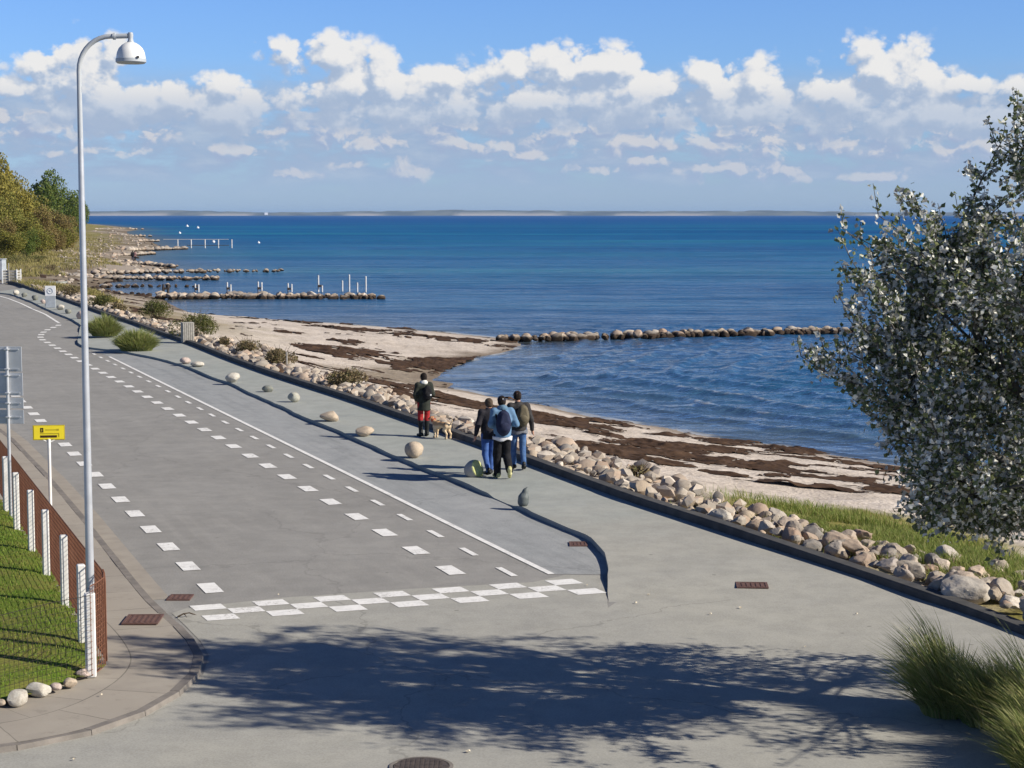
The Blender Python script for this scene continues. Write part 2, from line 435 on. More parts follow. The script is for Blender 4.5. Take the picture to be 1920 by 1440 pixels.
def stone_mat(name, ramp, vscale=3.0, wet=None):
    """one colour a stone (Object Info random), blotched and rough"""
    m = bpy.data.materials.new(name); m.use_nodes = True; t = NT(m.node_tree); b = t.n['Principled BSDF']
    b.inputs['Roughness'].default_value = .88; b.inputs['Specular IOR Level'].default_value = .25
    tc = t.new('ShaderNodeTexCoord').outputs['Object']; oi = t.new('ShaderNodeObjectInfo').outputs['Random']
    g = t.new('ShaderNodeNewGeometry')
    rnd = t.math('FRACT', t.math('ADD', oi, t.math('MULTIPLY', g.outputs['Random Per Island'], 7.31)))
    base = t.ramp(rnd, ramp)
    off = t.vmath('ADD', tc, t.vmath('MULTIPLY', g.outputs['Position'], (.37, .37, .37)))
    f = t.smooth(t.noise(off, vscale, 5, .65), .38, .66)
    c = t.mix(t.math('MULTIPLY', f, .5), base, (.30, .25, .20))
    sp = t.smooth(t.noise(off, vscale * 9, 3, .7), .55, .7)
    c = t.mix(t.math('MULTIPLY', sp, .35), c, (.14, .12, .11))
    if wet is not None:      # dark weed and wet stone at the waterline
        sep = t.new('ShaderNodeSeparateXYZ'); t.l.new(g.outputs['Position'], sep.inputs[0])
        zz = t.math('ADD', sep.outputs[2], t.math('MULTIPLY', t.math('SUBTRACT', t.noise(g.outputs['Position'], 3, 3), .5), .35))
        c = t.mix(t.smooth(zz, wet + .28, wet + .08), c, (.045, .030, .020))
    t.put(b.inputs['Base Color'], c)
    bn = t.new('ShaderNodeBump'); bn.inputs['Strength'].default_value = .6; bn.inputs['Distance'].default_value = .02
    t.l.new(t.noise(off, 9, 5, .65), bn.inputs['Height']); t.l.new(bn.outputs[0], b.inputs['Normal'])
    return m

M = {}
M['asphalt'] = paving_mat('asphalt', (.240, .233, .217), (.272, .265, .248), (.205, .199, .186), .10, 90, (.300, .290, .268), .22)
M['junction'] = paving_mat('junction_asphalt', (.338, .333, .300), (.372, .362, .315), (.292, .287, .262), .11, 80, None, .35)
M['strip'] = paving_mat('parking_asphalt', (.275, .290, .295), (.320, .330, .332), (.215, .228, .235), .14, 80, (.165, .178, .184), .4)
M['promenade'] = paving_mat('promenade_asphalt', (.305, .328, .305), (.350, .365, .338), (.272, .292, .275), .09, 80, blend=True)
M['slabs'] = None
M['paint'] = material('road_paint', (.86, .85, .82), .7, .3, (.70, .69, .66), 9, .1, 60, coord='Generated')
M['kerbstone'] = material('kerbstone', (.17, .155, .14), .9, .2, (.25, .225, .20), 3, .4, 30)
M['wall'] = material('dark_wall', (.060, .060, .060), .85, .25, (.095, .092, .088), 2.5, .4, 25)
M['white_paint'] = material('white_paint', (.80, .79, .77), .55, .4, (.66, .65, .62), 5, .15, 30)
M['galv'] = material('galvanised_steel', (.56, .58, .61), .42, .5, (.48, .50, .53), 6, .05, 30, .35)
M['grey_enamel'] = material('grey_enamel', (.46, .49, .52), .5, .4, (.40, .43, .46), 3)
M['dark_metal'] = material('dark_metal', (.07, .07, .075), .55, .4, (.10, .10, .10), 5)
M['rust'] = material('rust_wire', (.145, .060, .036), .85, .2, (.20, .092, .056), 6)
M['wire'] = material('dark_wire', (.035, .028, .025), .7, .3)
M['lamp_white'] = material('lamp_enamel', (.82, .82, .80), .35, .5, (.76, .76, .74), 2)
M['yellow'] = material('yellow_enamel', (.85, .70, .03), .45, .4, (.80, .64, .03), 3)
M['brown_print'] = material('dark_print', (.05, .025, .01), .6, .3)
M['olive_print'] = material('faded_print', (.50, .40, .02), .6, .3)
M['board_white'] = material('white_board', (.82, .83, .84), .5, .3, (.74, .75, .76), 3)
M['board_grey'] = material('grey_board', (.42, .46, .50), .5, .3)
M['wood_slat'] = material('weathered_slats', (.42, .40, .36), .85, .2, (.30, .285, .255), 8, .3, 40)
M['pole_white'] = material('pole_white', (.64, .64, .63), .6, .3)
M['old_wood'] = material('old_wet_wood', (.08, .065, .055), .9, .2)
M['iron'] = material('rusty_iron_cover', (.115, .062, .052), .8, .3, (.15, .085, .07), 9, .5, 30)
M['soil'] = material('soil', (.22, .185, .14), .95, .1, (.14, .11, .08), 4, .5, 20)
GRANITE = [(0, (.46, .37, .27)), (.14, (.33, .295, .25)), (.27, (.56, .49, .40)), (.38, (.36, .25, .18)), (.5, (.43, .375, .31)), (.62, (.21, .20, .19)), (.74, (.49, .365, .26)), (.84, (.60, .55, .48)), (.92, (.28, .24, .20)), (1, (.36, .32, .29))]
M['granite'] = stone_mat('granite', GRANITE)
M['groyne_stone'] = stone_mat('groyne_stone', GRANITE, 3.0, wet=-1.66)
M['bark'] = material('poplar_bark', (.17, .16, .14), .9, .2, (.07, .065, .06), 7, .6, 20)
M['bark_brown'] = material('brown_bark', (.09, .065, .045), .9, .2)

# ------------------------------------------------------------------ plan of the place (traced on the ground plane)
def G2(pts, z=0.0): return np.array([G(px, py, z)[:2] for px, py in pts])
def resample(P, step):
    P = np.asarray(P, float); s = np.r_[0, np.cumsum(np.linalg.norm(np.diff(P, axis=0), axis=1))]
    n = max(2, int(s[-1] / step) + 1); q = np.linspace(0, s[-1], n)
    return np.stack([np.interp(q, s, P[:, i]) for i in range(P.shape[1])], 1)
def smooth_line(P, step, it=3):
    P = resample(P, step)
    for _ in range(it): P[1:-1] = (P[:-2] + 2 * P[1:-1] + P[2:]) / 4
    return P
def dist_poly(P, L):
    """distance of points P (n,2) to polyline L"""
    r = np.full(len(P), 1e9)
    for a, b in zip(L[:-1], L[1:]):
        ab = b - a; q = P - a; t = np.clip((q @ ab) / max(ab @ ab, 1e-9), 0, 1)
        r = np.minimum(r, np.hypot(q[:, 0] - t * ab[0], q[:, 1] - t * ab[1]))
    return r
def inside(P, Q):
    r = np.zeros(len(P), bool)
    for (x1, y1), (x2, y2) in zip(Q, np.roll(Q, -1, 0)):
        c = (y1 > P[:, 1]) != (y2 > P[:, 1])
        xi = x1 + (P[:, 1] - y1) * (x2 - x1) / (y2 - y1 if y2 != y1 else 1e-9)
        r ^= c & (P[:, 0] < xi)
    return r
SEA = -1.8
WALL_PX = [(2300, 1325), (2100, 1247), (1915, 1176), (1865, 1153), (1815, 1136), (1740, 1110), (1640, 1077), (1540, 1045), (1440, 1012), (1382, 991), (1297, 964), (1185, 929), (1072, 888), (988, 857),
           (896, 825), (811, 796), (741, 772), (657, 743), (544, 708), (500, 694), (425, 667), (362, 642), (297, 621), (250, 603), (219, 594), (172, 578), (156, 572), (109, 556), (86, 549), (58, 540), (33, 530), (14, 527)]
WT = 0.36
def wall_h(px): return .25 - .14 * float(sstep(1350, 1900, np.array(px)))
WALL = smooth_line(np.array([G(px, py, wall_h(px))[:2] for px, py in WALL_PX]), .6, 4)                     # near edge of the wall's top
KERB_PX = [(1139, 1140), (1142, 1114), (1144, 1083), (1140, 1058), (1126, 1033), (1106, 1013), (1081, 1003), (1044, 989), (1002, 969), (960, 951), (924, 935), (876, 914), (848, 903), (792, 882), (730, 855), (657, 823), (629, 810),
           (572, 788), (516, 761), (460, 737), (440, 725), (400, 712), (352, 691), (297, 675), (219, 660), (172, 656), (156, 652), (145, 647), (146, 630), (152, 612), (133, 600), (109, 591), (84, 580), (62, 569), (39, 560), (20, 553), (-10, 550)]
KERB = smooth_line(G2(KERB_PX), .35, 3)
SHORE_PX = [(3200, 1190), (2600, 1040), (2100, 935), (1920, 903), (1700, 874), (1600, 858), (1500, 843), (1400, 829), (1300, 813), (1200, 797), (1100, 779), (1020, 764), (960, 752), (900, 740), (850, 727), (822, 712), (822, 701),
            (850, 688), (880, 678), (910, 668), (940, 658), (975, 650), (985, 644), (960, 637), (930, 633), (850, 624), (760, 616), (680, 610), (600, 605), (520, 601), (450, 598), (400, 597), (360, 590), (330, 578),
            (318, 570), (310, 562), (298, 556), (270, 552), (240, 549), (205, 544), (188, 538), (196, 532), (230, 528), (215, 521), (190, 518), (230, 514), (300, 511), (325, 507), (308, 502), (290, 497), (262, 490), (256, 483),
            (270, 475), (285, 468), (303, 462), (288, 455), (283, 449), (266, 444), (240, 439), (236, 434), (258, 431), (240, 427), (210, 424), (180, 421), (150, 419.5), (90, 419), (-500, 418)]
SHORE = resample(G2(SHORE_PX, SEA), 1.0) if False else np.concatenate([resample(G2(SHORE_PX[:33], SEA), .7), G2(SHORE_PX[33:], SEA)])
_ip = np.arange(len(SHORE)) / 3.0
SHORE = SHORE + (np.stack([fbm(np.stack([_ip, _ip * 0, _ip * 0], 1), 3, 5), fbm(np.stack([_ip, _ip * 0 + 9, _ip * 0], 1), 3, 6)], 1) - .5) * np.minimum(1.2, SHORE[:, 1:2] / 60)
SEA_POLY = np.concatenate([SHORE, [[-60000, 60000], [60000, 60000], [60000, SHORE[0, 1]]]])
KERB_L = [(-260, 560), (-60, 755), (27, 820), (53, 847), (101, 896), (158, 962), (206, 1022), (252, 1079), (291, 1125), (318, 1148), (344, 1169), (374, 1202), (390, 1229), (371, 1267), (325, 1302), (271, 1332), (190, 1361), (108, 1382), (0, 1397), (-200, 1420), (-600, 1450)]
KERBL = smooth_line(G2(KERB_L, .1), .3, 4)
_o = np.argsort(WALL[:, 1]); WX, WY = WALL[_o, 0], WALL[_o, 1]
def xwall(Y): return np.interp(Y, WY, WX)
WEED = [(np.array(G2([(815, 757), (850, 772), (900, 787), (980, 803), (1060, 820)], -1.15)), 2.7), (np.array(G2([(1060, 820), (1180, 845), (1300, 872), (1420, 888)], -1.0)), 2.1), (np.array(G2([(1420, 888), (1560, 898), (1720, 915), (1980, 935)], -1.0)), 1.7),
        (np.array(G2([(590, 652), (640, 648)], -.9)), 2.6), (np.array(G2([(640, 640), (660, 632)], -.9)), 1.6), (np.array(G2([(690, 690), (760, 672), (850, 655), (935, 645)], -1.2)), 1.5), (np.array(G2([(560, 612), (700, 622), (820, 630), (940, 637)], -1.4)), 2.2),
        (np.array(G2([(200, 545), (300, 556)], -1.5)), 3.0), (np.array(G2([(150, 520), (260, 515)], -1.5)), 3.5), (np.array(G2([(730, 742), (830, 768)], -.8)), 1.0), (np.array(G2([(150, 470), (250, 462)], -1.4)), 6.0), (np.array(G2([(150, 505), (280, 503)], -1.4)), 4.0), (np.array(G2([(140, 488), (250, 487)], -1.4)), 5.0), (np.array(G2([(160, 450), (270, 447)], -1.4)), 8.0), (np.array(G2([(160, 437), (240, 434)], -1.4)), 12.0), (np.array(G2([(110, 533), (220, 540)], -1.3)), 3.5)]
def terrain(P):
    """height and the fields the ground colours need; P (n,2)"""
    d = dist_poly(P, SHORE); sea = inside(P, SEA_POLY); d = np.where(sea, -d, d)
    o = dist_poly(P, WALL); X, Y = P[:, 0], P[:, 1]
    road = (X < xwall(Y) + .10) & (Y < 158)
    dd = np.maximum(d, 0)
    t = dd / (dd + np.maximum(o - 2.2, 0.01))
    beach = SEA + 1.78 * t ** 1.15 + (fbm(xy(P, .35), 4, 3) - .5) * .22 * sstep(.3, 3, dd) + (fbm(xy(P, 2.2), 3, 4) - .5) * .09 * sstep(.3, 2, dd)
    far = SEA + 2.2 * (1 - np.exp(-dd * .05)) + .07 * np.clip(dd - 22, 0, 80) + (fbm(xy(P, .08), 4, 8) - .5) * 1.3 * sstep(4, 20, dd) + (fbm(xy(P, .5), 3, 4) - .5) * .2
    k = sstep(150, 185, Y)
    z = beach * (1 - k) + far * k
    z = np.where(sea, SEA - .10 * np.minimum(-d, 25) - .02, z)
    z = np.where(road, -.05 + np.minimum(0, (xwall(Y) - X - .1)) * 0, z)
    return z, d, o, road
def weed_w(P, d):
    w = np.zeros(len(P))
    for L, hw in WEED:
        q = dist_poly(P, L); w = np.maximum(w, 1 - (q / hw) ** 1.5)
    w = np.clip(w, -1, 1)
    strand = (1 - np.abs(d - .35) / .4) * .75
    streak = fbm(xy(P + (fbm(xy(P, .2), 2, 30) - .5)[:, None] * 4, .30, .42), 5, 21, .6)
    n = (streak - .5) * 5.2 + (fbm(xy(P, .8, 1.9), 4, 27, .6) - .5) * 3.4
    near = sstep(7, 0, d) * .18 * (P[:, 1] > 75)
    return np.maximum(w * .85, np.maximum(strand - .25, near - .25)) + n * .85 - .52

def polar_grid(tans, ys):
    """rows at distances ys, columns at tan(azimuth)"""
    T, Yv = np.meshgrid(tans, ys); P = np.stack([(T * Yv).ravel(), Yv.ravel()], 1)
    nr, nc = T.shape; i = np.arange((nr - 1) * (nc - 1)); r, c = i // (nc - 1), i % (nc - 1); a = r * nc + c
    return P, np.stack([a, a + 1, a + nc + 1, a + nc], 1)
def cols(lo, hi, step, out_lo, out_hi, k=1.18):
    mid = list(np.arange(lo, hi + step / 2, step)); s = step; a = mid[-1]; b = mid[0]; R = []; L = []
    while a < out_hi: s *= k; a += s; R.append(a)
    s = step
    while b > out_lo: s *= k; b -= s; L.append(b)
    return np.array(L[::-1] + mid + R)

# ---- ground sheet
def build_terrain():
    py = np.concatenate([np.linspace(1500, 960, 190), np.linspace(958, 520, 330), np.linspace(518.6, 430, 90), np.linspace(429, 408, 50)])
    ys = (CAM_H + 1.0) * F_PX / (py - HOR)
    ys = np.concatenate([[4, 9, 14], ys[ys > 15], [6000, 9000, 16000]])
    P, Fc = polar_grid(cols(-.32, .33, .0017, -1.6, 1.6), ys)
    z, d, o, road = terrain(P)
    Y = P[:, 1]
    n1 = fbm(xy(P, .12), 4, 41); n2 = fbm(xy(P, .8), 4, 42)
    land = sstep(8, 19, d + (n1 - .5) * 22) * sstep(120, 165, Y + (n2 - .5) * 20)
    # grass strip on the near beach
    g2 = dist_poly(P, GRASS_L)
    grass = np.maximum(land, sstep(3.6, 1.2, g2 + (n2 - .5) * 3.0 + (n1 - .5) * 3) * (~road))
    left_bank = sstep(9.0, 3.5, o + (n2 - .5) * 5) * sstep(85, 105, Y) * (Y < 200) * (~road)
    grass = np.maximum(grass, left_bank * .9)
    wet = sstep(1.6, .2, d + (n2 - .5) * .9)
    lobe = dist_poly(P, LOBE_L); gravel = sstep(4.2, 1.2, lobe + (n2 - .5) * 3) * .8
    gravel = np.maximum(gravel, sstep(120, 160, Y) * (.55 + .45 * sstep(.35, .6, n1)))
    return mobj('ground', np.c_[P, z], Fc, M['ground'], None, True, {'mask': np.stack([grass, wet, gravel], 1), 'bank': left_bank})
GRASS_L = G2([(1500, 965), (1600, 985), (1700, 1020), (1850, 1060), (2050, 1130), (2300, 1230)], -.1)
LOBE_L = G2([(700, 720), (760, 705), (800, 690), (860, 672), (930, 652)], -1.3)

def ground_mat():
    m = bpy.data.materials.new('beach'); m.use_nodes = True; t = NT(m.node_tree); b = t.n['Principled BSDF']
    b.inputs['Roughness'].default_value = .95; b.inputs['Specular IOR Level'].default_value = .15
    g = t.new('ShaderNodeNewGeometry').outputs['Position']
    at = t.new('ShaderNodeAttribute', attribute_name='mask'); sp = t.new('ShaderNodeSeparateXYZ'); t.l.new(at.outputs['Vector'], sp.inputs[0])
    bk = t.new('ShaderNodeAttribute', attribute_name='bank').outputs['Fac']
    sand = t.mix(t.smooth(t.noise(g, .5, 5, .65), .35, .65), (.60, .53, .46), (.50, .435, .37))
    peb = t.new('ShaderNodeTexVoronoi'); t.put(peb.inputs['Vector'], g); peb.inputs['Scale'].default_value = 9
    sand = t.mix(t.math('MULTIPLY', t.smooth(t.noise(g, 3.0, 5, .75), .53, .66), .6), sand, (.22, .17, .13))
    sand = t.mix(t.math('MULTIPLY', t.smooth(peb.outputs['Distance'], .3, .12), .25), sand, (.33, .29, .25))
    grav = t.mix(t.smooth(t.noise(g, 2.2, 5, .7), .35, .65), (.24, .195, .135), (.115, .085, .055))
    c = t.mix(sp.outputs[2], sand, grav)
    c = t.mix(t.math('MULTIPLY', sp.outputs[1], .75), c, (.17, .13, .095))
    gr = t.ramp(t.noise(g, .35, 6, .65), [(.25, (.085, .10, .022)), (.45, (.20, .18, .05)), (.6, (.30, .25, .10)), (.8, (.15, .15, .04))])
    bank = t.ramp(t.noise(g, .5, 6, .65), [(.3, (.13, .10, .05)), (.5, (.22, .17, .09)), (.7, (.32, .26, .16))])
    gr = t.mix(bk, gr, bank)
    c = t.mix(sp.outputs[0], c, gr)
    t.put(b.inputs['Base Color'], c)
    bn = t.new('ShaderNodeBump'); bn.inputs['Strength'].default_value = .9; bn.inputs['Distance'].default_value = .06
    t.l.new(t.math('ADD', t.noise(g, 3.5, 5, .7), t.math('MULTIPLY', peb.outputs['Distance'], .25)), bn.inputs['Height']); t.l.new(bn.outputs[0], b.inputs['Normal'])
    return m
M['ground'] = ground_mat()
tag(build_terrain(), kind='structure')

# ---- seaweed thrown up on the beach
def build_weed():
    py = np.linspace(965, 505, 620); ys = (CAM_H + 1.1) * F_PX / (py - HOR)
    P, Fc = polar_grid(np.arange(-.27, .34, .00075), ys)
    z, d, o, road = terrain(P)
    w = weed_w(P, d); w = np.where((d < -.15) | road | (o < 2.3), -1, w)
    keep = (w[Fc] > 0).all(1)
    f = Fc[keep]; used = np.unique(f); re = -np.ones(len(P), int); re[used] = np.arange(len(used))
    h = np.clip(w[used], 0, 1) * .16 * fbm(xy(P[used], 3.5), 3, 55) + .012
    return mobj('seaweed', np.c_[P[used], z[used] + h], re[f], M['weed'], None, False)
M['weed'] = material('dry_seaweed', (.040, .024, .016), .95, .1, (.085, .052, .034), 1.5, .8, 12)
tag(build_weed(), kind='stuff', label='dark brown seaweed lying in streaks and heaps on the sand', cat='seaweed')

# ---- sea
def sea_mat():
    m = bpy.data.materials.new('sea_water'); m.use_nodes = True; t = NT(m.node_tree); b = t.n['Principled BSDF']
    g = t.new('ShaderNodeNewGeometry').outputs['Position']
    at = t.new('ShaderNodeAttribute', attribute_name='sea'); sp = t.new('ShaderNodeSeparateXYZ'); t.l.new(at.outputs['Vector'], sp.inputs[0])
    shallow, foam, off = sp.outputs
    patch = t.noise(t.vmath('MULTIPLY', g, (.0035, .012, 1)), 1.0, 5, .6)
    deep = t.ramp(patch, [(.35, (.006, .078, .24)), (.5, (.008, .108, .275)), (.66, (.014, .150, .275))])
    deep = t.mix(t.smooth(off, .72, 1.0), deep, (.003, .075, .265))
    c = t.mix(shallow, deep, (.11, .145, .165))
    c = t.mix(foam, c, (.80, .80, .78))
    # ripples, waves and wind streaks
    def stretched(a, b_): return t.vmath('MULTIPLY', g, (a, b_, 1))
    n1 = t.noise(stretched(.55, 1.0), .55, 5, .6); n2 = t.noise(stretched(.4, 1.0), .13, 4, .6); n3 = t.noise(stretched(.6, 1.0), 2.4, 3, .6)
    hh = t.math('ADD', t.math('ADD', t.math('MULTIPLY', n1, .62), t.math('MULTIPLY', n2, 1.5)), t.math('MULTIPLY', n3, .06))
    bn = t.new('ShaderNodeBump'); bn.inputs['Strength'].default_value = 1.0; bn.inputs['Distance'].default_value = 1.0
    calm = t.math('SUBTRACT', 1.0, t.math('MULTIPLY', shallow, .75))
    t.l.new(t.math('MULTIPLY', hh, calm), bn.inputs['Height'])
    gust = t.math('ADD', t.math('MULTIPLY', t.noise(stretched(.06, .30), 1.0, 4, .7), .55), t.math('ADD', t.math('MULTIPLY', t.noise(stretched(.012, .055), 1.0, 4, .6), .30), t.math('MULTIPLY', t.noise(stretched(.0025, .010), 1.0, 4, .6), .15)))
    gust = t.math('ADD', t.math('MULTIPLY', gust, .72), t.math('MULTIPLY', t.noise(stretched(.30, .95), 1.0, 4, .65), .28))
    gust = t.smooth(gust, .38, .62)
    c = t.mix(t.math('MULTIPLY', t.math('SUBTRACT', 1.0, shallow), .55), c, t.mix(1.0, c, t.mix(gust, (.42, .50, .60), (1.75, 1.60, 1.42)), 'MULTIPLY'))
    df = t.new('ShaderNodeBsdfDiffuse'); t.put(df.inputs['Color'], c); t.l.new(bn.outputs[0], df.inputs['Normal'])
    gl = t.new('ShaderNodeBsdfGlossy'); gl.inputs['Roughness'].default_value = .14; t.l.new(bn.outputs[0], gl.inputs['Normal'])
    lw = t.new('ShaderNodeLayerWeight'); lw.inputs['Blend'].default_value = .5; t.l.new(bn.outputs[0], lw.inputs['Normal'])
    fz = t.math('POWER', lw.outputs['Facing'], t.smooth(off, 0.0, .7, 2.2, 4.0))
    cap = t.math('MULTIPLY', t.smooth(off, 0.05, .70, .95, .12), t.math('ADD', .45, t.math('MULTIPLY', gust, .9)))
    cap = t.math('MULTIPLY', cap, t.math('SUBTRACT', 1.0, foam))
    mx = t.new('ShaderNodeMixShader'); t.put(mx.inputs[0], t.math('MULTIPLY', fz, cap, clamp=True))
    t.l.new(df.outputs[0], mx.inputs[1]); t.l.new(gl.outputs[0], mx.inputs[2]); t.l.new(mx.outputs[0], t.n['Material Output'].inputs[0])
    t.n.remove(b)
    return m
M['sea'] = sea_mat()
def build_sea():
    py = np.concatenate([np.linspace(940, 560, 560), np.linspace(559.2, 430, 150), np.linspace(429, 404.2, 60)])
    ys = np.concatenate([[20, 30], (CAM_H - SEA) * F_PX / (py - HOR), [30000]])
    P, Fc = polar_grid(cols(-.30, .31, .0011, -1.7, 1.7), ys)
    sea = inside(P, SEA_POLY); d = dist_poly(P, SHORE); d = np.where(sea, d, -d); Y = P[:, 1]
    wob = (fbm(xy(P, .09), 3, 61) - .5); wob2 = fbm(xy(P, .25), 3, 63)
    s = d + wob * 5
    ph = 2 * math.pi * s / 2.7 - 1.2 * np.sin(2 * math.pi * s / 2.7) * .4
    crest = np.maximum(0, np.sin(ph)) ** 2.2
    bay = sstep(1.0, 4, d) * sstep(30, 12, d) * sstep(140, 100, Y)
    lap = sstep(-.2, .8, d) * sstep(120, 90, Y)
    z = bay * crest * .13 * (.35 + wob2)
    fade = sstep(170, 80, Y)
    q = np.stack([P[:, 0] * .55 + P[:, 1] * .12, P[:, 1] * 1.0, np.zeros(len(P))], -1)
    z += (fbm(q * 1.25, 4, 65, .6) - .5) * .19 * fade * sstep(.5, 6, d)
    z += np.maximum(0, np.sin(2 * math.pi * (d + wob * 1.5) / 1.7)) ** 2 * .035 * lap * sstep(5, 1, d)
    foam = bay * sstep(.72, .95, crest) * sstep(.56, .70, fbm(xy(P, .22, .5), 3, 67)) * .4 * sstep(3.5, 6, d) * sstep(14, 8, d) * sstep(.44, .66, fbm(xy(P, 2.2), 3, 68))
    foam = np.maximum(foam, sstep(.5, .12, np.abs(d - .22 + wob2 * .3)) * sstep(.42, .62, fbm(xy(P, .5), 3, 69)) * (Y < 130) * .55)
    shallow = np.exp(-np.maximum(d, 0) / 8.0)
    off = np.clip(np.log(np.maximum(Y, 60) / 60) / math.log(2600 / 60), 0, 1)
    return mobj('sea', np.c_[P, SEA + z], Fc, M['sea'], None, True, {'sea': np.stack([shallow, foam, off], 1)})
tag(build_sea(), kind='structure')

# ---- far coast
def build_coast():
    Y0 = 13500.0; xs = np.arange(-9500, 9500, 40.0)
    p = np.stack([xs / 900, xs * 0, xs * 0], 1); hgt = 16 + 34 * fbm(p, 4, 71) ** 1.3 + 7 * (fbm(p * 9, 3, 72) > .52) * fbm(p * 4, 2, 73)
    V = []; A = []
    prof = [(0, 0, 0), (30, .12, 0), (90, .75, 1), (260, 1.0, 1), (900, .7, 1)]
    cl = sstep(.54, .62, fbm(p * 1.7, 3, 74))
    for (dy, k, a) in prof:
        V.append(np.stack([xs, Y0 + dy + 200 * (fbm(p * .5, 2, 75) - .5), SEA - .2 + hgt * k], 1))
        A.append(np.stack([cl * (1 - a), cl, xs * 0], 1))
    n = len(xs); V = np.concatenate(V); A = np.concatenate(A); F = []
    for r in range(len(prof) - 1):
        for i in range(n - 1): F.append((r * n + i, r * n + i + 1, (r + 1) * n + i + 1, (r + 1) * n + i))
    m = bpy.data.materials.new('far_coast'); m.use_nodes = True; t = NT(m.node_tree); b = t.n['Principled BSDF']; b.inputs['Roughness'].default_value = 1
    at = t.new('ShaderNodeAttribute', attribute_name='cliff'); g = t.new('ShaderNodeNewGeometry').outputs['Position']
    sp = t.new('ShaderNodeSeparateXYZ'); t.l.new(at.outputs['Vector'], sp.inputs[0])
    hazy_woods = t.mix(t.smooth(t.noise(t.vmath('MULTIPLY', g, (.004, .004, .02)), 1.0, 4), .4, .6), (.06, .075, .085), (.14, .15, .14))  # wooded slopes tinted bluish: part of the distance haze is put into the colour
    t.put(b.inputs['Base Color'], t.mix(sp.outputs[0], hazy_woods, (.40, .375, .35)))
    return mobj('far_hills', V, np.array(F), m, None, True, {'cliff': A})
tag(build_coast(), kind='structure')

# ------------------------------------------------------------------ paving
def poly_obj(name, pts, z, mat, kind='structure'):
    P = np.asarray(pts, float); V = np.c_[P, np.full(len(P), z)]
    a = 0.5 * np.sum(P[:, 0] * np.roll(P[:, 1], -1) - np.roll(P[:, 0], -1) * P[:, 1])
    f = list(range(len(P)));  f = f if a > 0 else f[::-1]
    return tag(mobj(name, V, [tuple(f)], mat), kind=kind)
wl = WALL[WALL[:, 1] < 157]
poly_obj('road', np.concatenate([wl + [.05, 0], [[-46, 160], [-75, 165], [-90, 160], [-60, 60], [-30, 8], [12, 8]]]), 0.0, M['asphalt'])
LINE = smooth_line(G2([(1034, 1077), (960, 1041), (820, 972), (620, 873), (400, 765), (290, 711), (205, 669)]), .5, 1)
# parking strip between the white line and the kerb
kk = KERB[(KERB[:, 1] > G(0, 1085)[1]) & (KERB[:, 1] < G(0, 652)[1])]
st = np.concatenate([LINE[np.argsort(LINE[:, 1])] + [.0, 0], kk[np.argsort(-kk[:, 1])]])
poly_obj('parking_strip', st, .004, M['strip'])
jn = G2([(-600, 1454), (-200, 1423), (0, 1400), (108, 1385), (190, 1364), (271, 1335), (325, 1305), (380, 1266), (392, 1230), (376, 1203), (346, 1172), (322, 1150), (352, 1140), (520, 1122), (760, 1105), (1000, 1092), (1062, 1078), (1130, 1080), (1137, 1120), (1140, 1140)])
wj = WALL[(WALL[:, 1] < G(0, 1000)[1])]
poly_obj('junction', np.concatenate([jn[3:], wj[np.argsort(-wj[:, 1])], [[12, 10], [-12, 10]], jn[:3]]), .004, M['junction'])

# raised promenade between kerb and wall
def build_promenade():
    Y0 = G(0, 1140)[1]; Y1 = 154.0
    ys = np.concatenate([np.arange(Y0, 60, .35), np.arange(60, Y1, .9)])
    kb = KERB[np.argsort(KERB[:, 1])]
    # the kerb as a function of distance (its short return by the planting is near enough single valued)
    kx = np.interp(ys, kb[:, 1], kb[:, 0]); wx = xwall(ys)
    n = 14; V = []; 
    hk = .09 * sstep(Y0 - .2, Y0 + 2.8, ys) - .004
    kx = kx + (fbm(np.stack([ys * 1.3, ys * 0, ys * 0], 1), 3, 33) - .5) * .10; hk = hk * (.80 + .4 * fbm(np.stack([ys * .9, ys * 0, ys * 0], 1), 3, 34))
    gap = sstep(.9, .4, np.abs(ys - G(0, 943)[1])) ; hk = hk * (1 - .75 * gap)
    gap = sstep(4.0, 2.0, np.abs(ys - G(0, 630)[1])); hk = hk * (1 - .85 * gap)
    for i, y in enumerate(ys):
        V.append((kx[i], y, -.02))
        for j in range(n):
            f = j / (n - 1)
            hh = hk[i] * (1 - f) + (.03 + .07 * sstep(Y0, Y0 + 4, y)) * f if f > .02 else hk[i]
            hh = min(hh, .105 * sstep(Y0 + .1, Y0 + 3, y) - .004)
            V.append((kx[i] + (wx[i] + .06 - kx[i]) * f, y, hh))
    m = n + 1; F = []
    for i in range(len(ys) - 1):
        for j in range(m - 1):
            a = i * m + j; F.append((a, a + 1, a + m + 1, a + m))
    return mobj('promenade', V, np.array(F), M['promenade'])
tag(build_promenade(), kind='structure')

